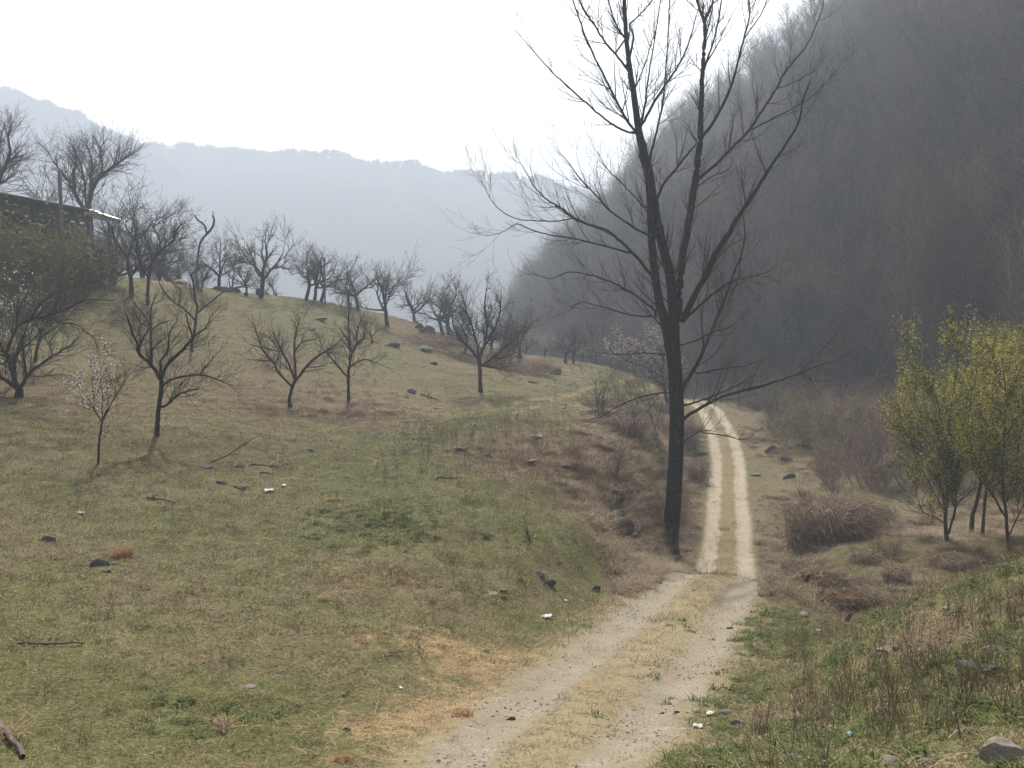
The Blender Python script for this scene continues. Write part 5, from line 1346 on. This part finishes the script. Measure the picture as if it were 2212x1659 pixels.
for i, (u, d, W, H, lab) in enumerate([(1400, 60, 4.0, 1.5, 'brown bramble mound behind the bank saplings'), (1300, 63, 3.5, .9, 'dark bramble patch at the rim of the terrace'), (1497, 58, 2.6, 1.3, 'brown bramble between the big trunk and the far road'),
                                       (1470, 66, 3.5, 1.5, 'brown bramble mound beyond the big trunk'), (1355, 50, 2.6, .9, 'tawny bramble on the upper bank'), (1440, 47, 2.4, .9, 'rusty bramble clinging to the bank beside the big trunk'),
                                       (950, 77, 7, 1.3, 'wide bramble patch on the rocky knoll under the leaning crest trees'), (1040, 74, 5, 1.2, 'bramble patch behind the broad crowned orchard tree'), (1140, 73, 5, 1.1, 'bramble patch below the blossom thicket'),
                                       (1395, 33.5, 1.8, .5, 'brown tangle above the mossy stones'), (1330, 38, 2.2, .55, 'dry tangle under the plateau edge'), (1885, 33.5, 1.5, .45, 'curly pale dead grass clump beyond the bank'), (2005, 27, 1.4, .45, 'dead brown clump against the crest of the green bank'),
                                       (1955, 31, 1.1, .5, 'tall dead clump in front of the first willow'), (2080, 33, 2.2, .6, 'dark dead clump at the foot of the willows')]):
    arc_shrub('bramble', at(u, d), 420 if W > 2 else 220, W, W * .7, H, lab, 'bramble', 620 + i, M_BRN, .8, (0, 0), .008 if d > 45 else .006)
# bare saplings on the bank
def sapling(u, v, H, label, seed, n=3, sp=.35, d=None, mat=None):
    h = hit(u, v) if d is None else Vector(at(u, d))
    return shrub('bare_sapling', h, n, H * 1.5, sp, dict(BUSH, rmin=.004), mat or M_STEMW, label, 'sapling', seed, None, .016)
M_STEMW = flat('sapling stem', (.055, .042, .034), (.10, .08, .065))
sapling(1322, 1047, 1.7, 'bare forked sapling alone on the brown bank', 801, 3, .3)
sapling(1152, 1172, .55, 'tiny leaning sapling at the plateau edge', 802, 1, .5)
sapling(1367, 970, 3.0, 'bare bush climbing the upper bank', 803, 5, .5)
sapling(1414, 955, 3.4, 'bare bush beside the big trunk at branch height', 804, 6, .5)
sapling(1300, 905, 2.6, 'thin bare bush at the rim of the terrace', 805, 6, .7)
sapling(1338, 898, 2.3, 'second thin bare bush at the rim, closer to the trunk', 806, 5, .6)
sapling(1805, 1052, 1.8, 'thin bare stems standing behind the brush heap', 807, 4, .5, d=52)
sapling(1757, 1028, 1.6, 'thin forked stems left of the brush heap', 808, 3, .5, d=50)

# ------------------------------------------------------------------ stones, one by one
RK = {}
def rock(u, v, w, label, mat='d', h=.6, asp=.75, n=None, sink=.25, cat='rock'):
    k = (int(u * 7 + v) % 6, mat)
    if k not in RK:
        RK[k] = rock_mesh('rock', 900 + k[0] + (40 if mat == 'p' else 0), M_ROCK if mat == 'd' else M_PALE, 3, 1.0, .45)
    p = hit(u, v)
    o = bpy.data.objects.new('rock', RK[k]); COL.objects.link(o)
    w = w * .85; o.location = (p.x, p.y, p.z + w * .5 * h * (.7 - 2 * sink)); o.scale = (w * .5, w * .5 * asp, w * .5 * h)
    rr = random.Random(int(u * 13 + v * 7)); o.rotation_euler = (rr.gauss(0, .12), rr.gauss(0, .12), rr.uniform(-.6, .6))
    tag(o, label, cat)
    return o
rock(*C2(1240, 1380), .34, 'small dark stone left of a bigger dark stone on the meadow')
rock(*C2(1350, 1410), .46, 'rounded dark stone near the scrap of white litter')
rock(*C2(1150, 1290), .60, 'flat grey rock at the foot of the fallen branch', h=.4)
rock(*C2(1345, 1285), .42, 'low grey rock right of the fallen branch', h=.35)
rock(*C2(1735, 1195), .36, 'dark stone alone in mid meadow', h=.4)
rock(*C2(2140, 1530), .26, 'dark stone beside a straw tussock on the cart track')
rock(*C8(250, 138), .38, 'dark stone low on the left meadow', h=.5)
rock(*C8(510, 268), .50, 'dark slab beside the orange grass tussock', h=.5)
rock(*C8(545, 300), .24, 'small dark stone just below the slab by the orange tussock')
rock(*C8(588, 258), .16, 'white stone next to the orange grass tussock', 'p')
rock(*C8(1780, 1110), .12, 'small brown stone in the near grass')
rock(*C8(1280, 890), .22, 'pale grey stone half buried in the near meadow', 'p', .35)
rock(*C3(1270, 862), 1.5, 'big dark boulder on the brown slope', h=.7)
rock(*C3(1320, 932), 0.8, 'dark rock below the big dark boulder', h=.5)
rock(*C3(1285, 770), 1.7, 'dark outcrop on the bramble knoll under the crest trees', h=.9)
rock(*C3(1235, 735), 1.1, 'upper block of the dark outcrop on the knoll', h=.8)
rock(*C3(1360, 820), .9, 'low block at the foot of the dark outcrop', h=.6)
rock(*C3(675, 685), 1.6, 'dark flat ledge near the crest, upper of two', h=.25)
rock(*C3(625, 735), 1.4, 'dark flat ledge near the crest, lower of two', h=.3)
rock(*C3(2000, 990), 1.3, 'dark boulder below the last crest trees', h=.7)
rock(*C3(1085, 832), 1.5, 'low grey ledge on the open slope', h=.3)
rock(*C3(1885, 1040), 1.0, 'low dark rock left of the boulder by the last crest trees', h=.4)
rock(*C3(1200, 1095), .75, 'pointed dark rock at the foot of the slope beside dead sticks', h=.6)
rock(*C3(1165, 1120), .5, 'small dark rock left of the pointed one', h=.4)
rock(*C3(1345, 1185), .5, 'grey stone beside the faint cart track', h=.4)
rock(*C2(1010, 265), 1.3, 'pale grey rock on the hilltop bank', 'p', .6)
rock(*C2(1240, 235), 1.6, 'dark rock on the rocky rim of the hilltop', h=.6)
rock(*C2(1310, 262), 1.2, 'dark rock further down the rocky rim', h=.5)
rock(*C3(1475, 1412), .55, 'dark stone at the edge of the dead stem patch', h=.5)
rock(*C3(1630, 1450), .4, 'grey stone inside the dead stem patch', h=.5)
rock(*C3(1860, 1478), .6, 'pale driftwood coloured slab in the dead stem patch', 'p', .3)
rock(*C3(2060, 1500), .55, 'white stones at the right end of the dead stem patch', 'p', .35)
rock(*C3(1900, 1340), .6, 'pale stone among the stems, upper part of the patch', 'p', .35)
rock(*C3(2040, 1180), .5, 'pale stone right beside the straw of the cart track', 'p', .4)
# mossy heap
for x_, y_, w_, lab in [(490, 800, 1.05, 'largest mossy boulder of the pile left of the big trunk'), (565, 870, .85, 'mossy boulder under the largest one of the pile'), (610, 935, .75, 'lowest dark boulder of the mossy pile'), (400, 745, .6, 'mossy boulder at the left of the pile'),
                        (500, 700, .6, 'mossy boulder on top of the largest one'), (440, 640, .8, 'uppermost flat boulder of the mossy pile'), (420, 480, 1.0, 'long dark stone higher up the bank than the mossy pile'),
                        (720, 715, .55, 'dark stone between the mossy pile and the big trunk'), (790, 650, .45, 'small dark stone above the stone beside the trunk')]:
    rock(*CA(x_, y_), w_, lab, h=.75, sink=.15)
rock(*CA(800, 950), .4, 'grey stone at the foot of the big trunk', 'p', .5)
rock(*CA(790, 1085), .55, 'dark stone on the verge below the big trunk', h=.6)
rock(*CA(970, 1120), .38, 'dark stone at the start of the trunk shadow', h=.6)
rock(*CA(870, 1308), .30, 'dark stone on the road edge near the trunk shadow', h=.6)
rock(*CA(215, 1395), .40, 'dark stone low on the grassy bank', h=.7)
rock(*CA(1975, 1082), .45, 'pale stone right of the road above the trunk shadow', 'p', .6)
rock(*CA(1232, 1388), .10, 'tiny dark stone on the road')
rock(1166, 1242, .45, 'dark flat stone above a rounder one on the meadow edge', h=.4)
rock(1186, 1262, .34, 'round dark stone on the meadow edge', h=.7)
rock(1284, 1278, .28, 'small dark stone near the bank foot')
rock(1051, 1408, .16, 'small dark stone among straw on the meadow')
rock(1103, 1555, .14, 'dark stone on the near end of the road')
rock(1060, 1283, .35, 'pale broken slab in the meadow edge', 'p', .25)
rock(1085, 1275, .25, 'smaller pale piece beside the broken slab', 'p', .25)
rock(*CM(1660, 978) if 'CM' in globals() else (1664, 976), 1.1, 'dark rock right of the distant road', h=.8)
rock(1703, 1033, .95, 'dark rock above the brush heap', h=.6)
rock(1632, 1027, .8, 'pale greenish stone beside the far branch shadow', 'p', .4)
rock(1697, 992, .8, 'low dark rock behind the dark rock pair', h=.5)
for x_, y_, w_, m_, h_, lab in [(890, 1175, .34, 'p', .5, 'large pale oblong stone on the near bank'), (875, 1212, .18, 'p', .5, 'pale stone touching the large oblong one'), (1470, 1032, .22, 'p', .8, 'rounded grey green stone on the near bank'),
                                (1055, 1052, .24, 'p', .6, 'pale angular stone on the near bank'), (1222, 1125, .17, 'd', .7, 'dark stone left of the turquoise scrap'), (1445, 736, .16, 'd', .8, 'dark blunt end of the long bank stone'),
                                (1510, 702, .30, 'p', .3, 'long narrow stone lying on the bank'), (2110, 1262, .36, 'p', .6, 'big pale stone in the bottom corner'), (1945, 805, .40, 'd', .5, 'dark blocky stone in the green weeds'),
                                (2060, 810, .30, 'd', .5, 'grey stone right of the blocky one'), (680, 1025, .22, 'd', .5, 'dark stone beside the road edge grass'), (745, 1080, .26, 'd', .4, 'dark stone below the other road edge stone'),
                                (595, 1222, .30, 'p', .4, 'brownish flat stone at the bottom edge of the bank'), (1030, 1268, .20, 'd', .5, 'dark stone at the bottom of the bank'), (1300, 572, .30, 'p', .4, 'flat pale stone under the leaning stump'),
                                (1075, 522, .42, 'p', .35, 'pale flat stone at the rim of the hollow'), (1010, 332, .55, 'd', .5, 'dark rock left of the little stump'), (905, 250, .6, 'd', .4, 'grey flat rock right of the road'),
                                (1115, 243, .6, 'd', .4, 'dark rock in the clearing before the brush heap'), (1350, 238, .6, 'p', .25, 'pale flat stone in the clearing'), (1200, 305, .4, 'd', .5, 'small dark rock in the clearing'),
                                (1530, 1272, .20, 'p', .4, 'pale stone at the bottom edge beneath the weeds'), (1720, 1282, .20, 'd', .4, 'dark brown stone at the bottom edge'), (2118, 272, .22, 'p', .5, 'white stone near the crest of the bank'),
                                (705, 590, .18, 'd', .5, 'dark stone on the right wheel track'), (1560, 700, .14, 'd', .8, 'little dark stone beyond the long bank stone'), (1240, 1035, .22, 'p', .3, 'thin pale slab between two bank stones'),
                                (1830, 490, .3, 'p', .3, 'pale slab high on the bank'), (2140, 670, .2, 'd', .6, 'dark stone high on the bank near the picture edge'), (2040, 700, .22, 'p', .4, 'pale stone high on the bank'),
                                (720, 950, .14, 'd', .6, 'grey stone in the roadside grass'), (430, 1022, .10, 'd', .6, 'tiny dark stone on the near road'), (357, 1025, .08, 'd', .6, 'tinier dark stone on the near road, left of the other')]:
    rock(*C7(x_, y_), w_, lab, m_, h_)

# ------------------------------------------------------------------ litter, sticks, tussocks
def scrap(u, v, w, label, mat=M_LITTER, seed=1, cat='litter', h=.35):
    rg = random.Random(seed * 31 + int(u)); p = hit(u, v); n = 5; V = []
    for j in range(n):
        for i in range(n):
            V.append(((i / (n - 1) - .5) * w * rg.uniform(.8, 1.15), (j / (n - 1) - .5) * w * .7 * rg.uniform(.8, 1.15), w * h * rg.uniform(0, .8)))
    F = [(j * n + i, j * n + i + 1, j * n + n + i + 1, j * n + n + i) for j in range(n - 1) for i in range(n - 1)]
    me = mesh_from('scrap', V, np.array(F), True, mat)
    o = obj_of('litter_scrap', me); o.location = (p.x, p.y, p.z + .02); o.rotation_euler = (0, 0, rg.uniform(0, 6)); 
    md = o.modifiers.new('thick', 'SOLIDIFY'); md.thickness = .004
    tag(o, label, cat)
for u, v, w, lab in [(580, 1063, .30, 'scrap of white litter on the meadow right of the dark stones'), (175, 1111, .15, 'small white scrap on the left meadow'), (1183, 1336, .22, 'crumpled white scrap on the meadow edge'), (1222, 1300, .10, 'tiny white scrap above the crumpled one'),
                     (CA(790, 992)[0], CA(790, 992)[1], .42, 'white plastic sheet piece at the foot of the big trunk'), (CA(170, 635)[0], CA(170, 635)[1], .28, 'white scrap on the brown bank'), (CA(765, 592)[0], CA(765, 592)[1], .25, 'pale scrap left of the trunk'),
                     (CA(1010, 1150)[0], CA(1010, 1150)[1], .35, 'white flat scrap beside the stone on the verge'), (CA(675, 1098)[0], CA(675, 1098)[1], .14, 'tiny white scrap left of the verge stone'), (1625, 1253, .22, 'white flat piece at the right edge of the road'),
                     (C7(600, 1036)[0], C7(600, 1036)[1], .12, 'small white crumpled paper by the roadside grass'), (C7(540, 1100)[0], C7(540, 1100)[1], .12, 'pale crumpled paper below the other one'), (C7(1160, 605)[0], C7(1160, 605)[1], .12, 'white speck of litter on the rim of the bank'),
                     (C8(2055, 902)[0], C8(2055, 902)[1], .07, 'white speck among the straw by the road')]:
    scrap(u, v, w, lab)
scrap(*C7(1315, 1147), .09, 'turquoise plastic scrap on the near bank', M_CYAN, 3, 'litter', .5)
scrap(*C2(1590, 1399), .18, 'greenish white scrap above the white one', flat('greenish plastic', (.35, .5, .42), (.45, .6, .5), .5, by='noise'), 4)
def stick(name, p0, p1, r, label, cat='stick', twigs=0, lift=.03, seed=1, mat=M_DEADWOOD):
    rg = random.Random(seed); a, b = hit(*p0), hit(*p1)
    a = np.array([a.x, a.y, a.z + lift]); b = np.array([b.x, b.y, b.z + lift]) if not isinstance(lift, tuple) else b
    t = Tubes(); n = 7; pts = np.array([a + (b - a) * k / n for k in range(n + 1)]) - a
    for k in range(1, n): pts[k] += np.array([rg.gauss(0, r), rg.gauss(0, r), abs(rg.gauss(0, r))]) * (.25 if r > .04 else .8)
    t.add(pts, np.linspace(r, r * .55, n + 1), 7)
    tt = Tubes()
    for k in range(twigs):
        i = rg.randint(1, n - 1); dd = unit(pts[i + 1] - pts[i]); grow(rg, [tt], pts[i], dd + rnd_perp(rg, dd) * .8 + np.array([0, 0, .5]), np.linalg.norm(b - a) * .25, r * .5, 1, TWG)
    if twigs:
        root = empty(name, a); tag(root, label, cat)
        obj_of('stem', t.mesh('stem', mat), root); obj_of('twigs', tt.mesh('twigs', mat), root)
    else:
        o = obj_of(name, t.mesh(name, mat)); o.location = a; tag(o, label, cat)
stick('fallen_stick', (34, 1396), (181, 1394), .022, 'long dark stick lying level on the lower left meadow', twigs=0, seed=3)
stick('fallen_stick', (742, 1508), (763, 1482), .014, 'short pale stick pointing uphill near the road', seed=4)
stick('fallen_stick', (940, 1037), (988, 1035), .035, 'straight dark stick right of the cart track', seed=5)
stick('fallen_stick', (318, 1077), (380, 1090), .025, 'dark twiggy stick below the sapling slope', twigs=3, seed=6)
stick('fallen_stick', (341, 1086), (358, 1102), .02, 'short pale stick under the dark twiggy one', seed=7)
stick('fallen_stick', (909, 853), (948, 865), .05, 'dark branch lying at the foot of the slope by the pointed rock', twigs=4, seed=8)
stick('fallen_stick', (540, 1006), (600, 1010), .03, 'thin dead branch lying right of the low grey rock', twigs=3, seed=9)
stick('fallen_stick', (561, 1024), (592, 1028), .03, 'short dark branch under the thin dead one', seed=10)
stick('fallen_log', (-8, 1560), (50, 1640), .045, 'brown weathered log at the lower left corner', 'log', seed=11)
stick('fallen_stick', (840, 1415), (870, 1412), .01, 'little pale twig on the straw', seed=12)
stick('fallen_stick', (478, 1548), (486, 1590), .014, 'short pale stake leaning in the near green hollow', seed=13)
stick('fallen_stick', CA(630, 790), CA(740, 920), .03, 'dark stick slanting down the bank to the trunk', seed=14)
def raised(p, ang, L, r, label, seed, name='fallen_branch', twigs=6, el=.35):
    rg = random.Random(seed); h = hit(*p); root = empty(name, h); tag(root, label, 'branch')
    d = np.array([math.cos(ang) * math.cos(el), math.sin(ang) * math.cos(el), math.sin(el)]); a, b = Tubes(), Tubes()
    pts = [np.zeros(3)]
    for k in range(8): d = unit(d + np.array([rg.gauss(0, .06), rg.gauss(0, .06), rg.gauss(0, .05)])); pts.append(pts[-1] + d * L / 8)
    pts = np.array(pts); a.add(pts, np.linspace(r, r * .3, 9), 6)
    for k in range(twigs):
        i = rg.randint(2, 8); dd = unit(pts[i] - pts[i - 1]); grow(rg, [b], pts[i], dd + rnd_perp(rg, dd) * .7, L * .2, r * .35, 1, TWG)
    obj_of('stem', a.mesh('stem', M_ORCH), root); obj_of('twigs', b.mesh('twigs', M_TWIG), root)
raised((453, 1000), .25, 1.6, .022, 'fallen branch propped up from the flat grey rock', 15)
def stump(u, v, H, r, lean, label, seed):
    h = hit(u, v); root = empty('tree_stump', h); tag(root, label, 'stump')
    t = Tubes(); t.add([(0, 0, -.1), (lean * .3, 0, H * .4), (lean, 0, H * .95), (lean * 1.03, 0, H)], [r * 1.3, r, r * .85, r * .3], 9)
    obj_of('stem', t.mesh('stem', M_ORCH), root)
    t = Tubes(); t.add([(lean * .9, 0, H * .8), (lean * 1.4 + .05, 0, H * 1.05)], [r * .5, r * .3], 6)
    obj_of('stub', t.mesh('stub', M_DEADWOOD), root)
stump(*C7(1300, 560), .24, .05, .12, 'leaning brown stump standing in the hollow below the bank', 1)
stump(*C7(1090, 362), .28, .05, .10, 'little forked stump in the clearing', 2)
def tussock(u, v, w, h, label, mat, seed, n=140):
    rg = random.Random(seed); p = hit(u, v)
    me = tuft_mesh('grass_tussock', rg, n, w * .4, h, 1.1, .004 + .004 * w, mat, 3)
    o = obj_of('grass_tussock', me); o.location = p; tag(o, label, 'tussock')
M_ORA = flat('orange straw', (.20, .10, .045), (.42, .25, .12), .85, .2); M_STR2 = flat('pale straw', (.24, .16, .09), (.46, .34, .20), .85, .2)
for i, (u, v, w, h, m, lab) in enumerate([(266, 1203, .45, .36, M_ORA, 'upright orange tussock beside the dark slab'), (721, 1082, .45, .14, M_ORA, 'orange tussock left of the cart track'), (756, 1092, .3, .08, M_STR2, 'small flattened straw tussock by the orange one'),
                                          (745, 1032, .3, .10, M_ORA, 'little russet tussock above the orange one'), (837, 1107, .35, .10, M_ORA, 'russet tussock on the cart track by a dark stone'), (754, 1270, .36, .10, M_STR2, 'bleached tussock in mid meadow'),
                                          (695, 1295, .28, .09, M_STR2, 'small bleached tussock left of the other in mid meadow'), (691, 1156, .3, .07, M_STR2, 'flat straw tuft high in the meadow'), (821, 1187, .4, .06, M_STR2, 'flat straw mat on the cart track'),
                                          (779, 1388, .3, .07, M_ORA, 'russet tuft in the straw zone'), (859, 1254, .4, .08, M_ORA, 'russet mat on the cart track crest'), (741, 1643, .22, .08, M_ORA, 'red brown tuft at the bottom of the picture'),
                                          (1000, 1545, .36, .10, M_ORA, 'thick straw tussock beside the near road'), (948, 1398, .40, .08, M_STR2, 'wide straw tussock above the near road'), (868, 1003, .8, .14, M_ORA, 'broad straw mound where the cart track bends'),
                                          (1215, 875, .8, .2, M_ORA, 'golden straw mound on the far cart track'), (822, 1040, .4, .08, M_STR2, 'straw tuft below the broad straw mound'), (480, 1575, .30, .14, M_STR2, 'ragged straw clump in the near green hollow'),
                                          (20, 1600, .3, .25, M_STR2, 'long straw clump over the log in the corner')]):
    tussock(u, v, w, h, lab, m, 1000 + i)
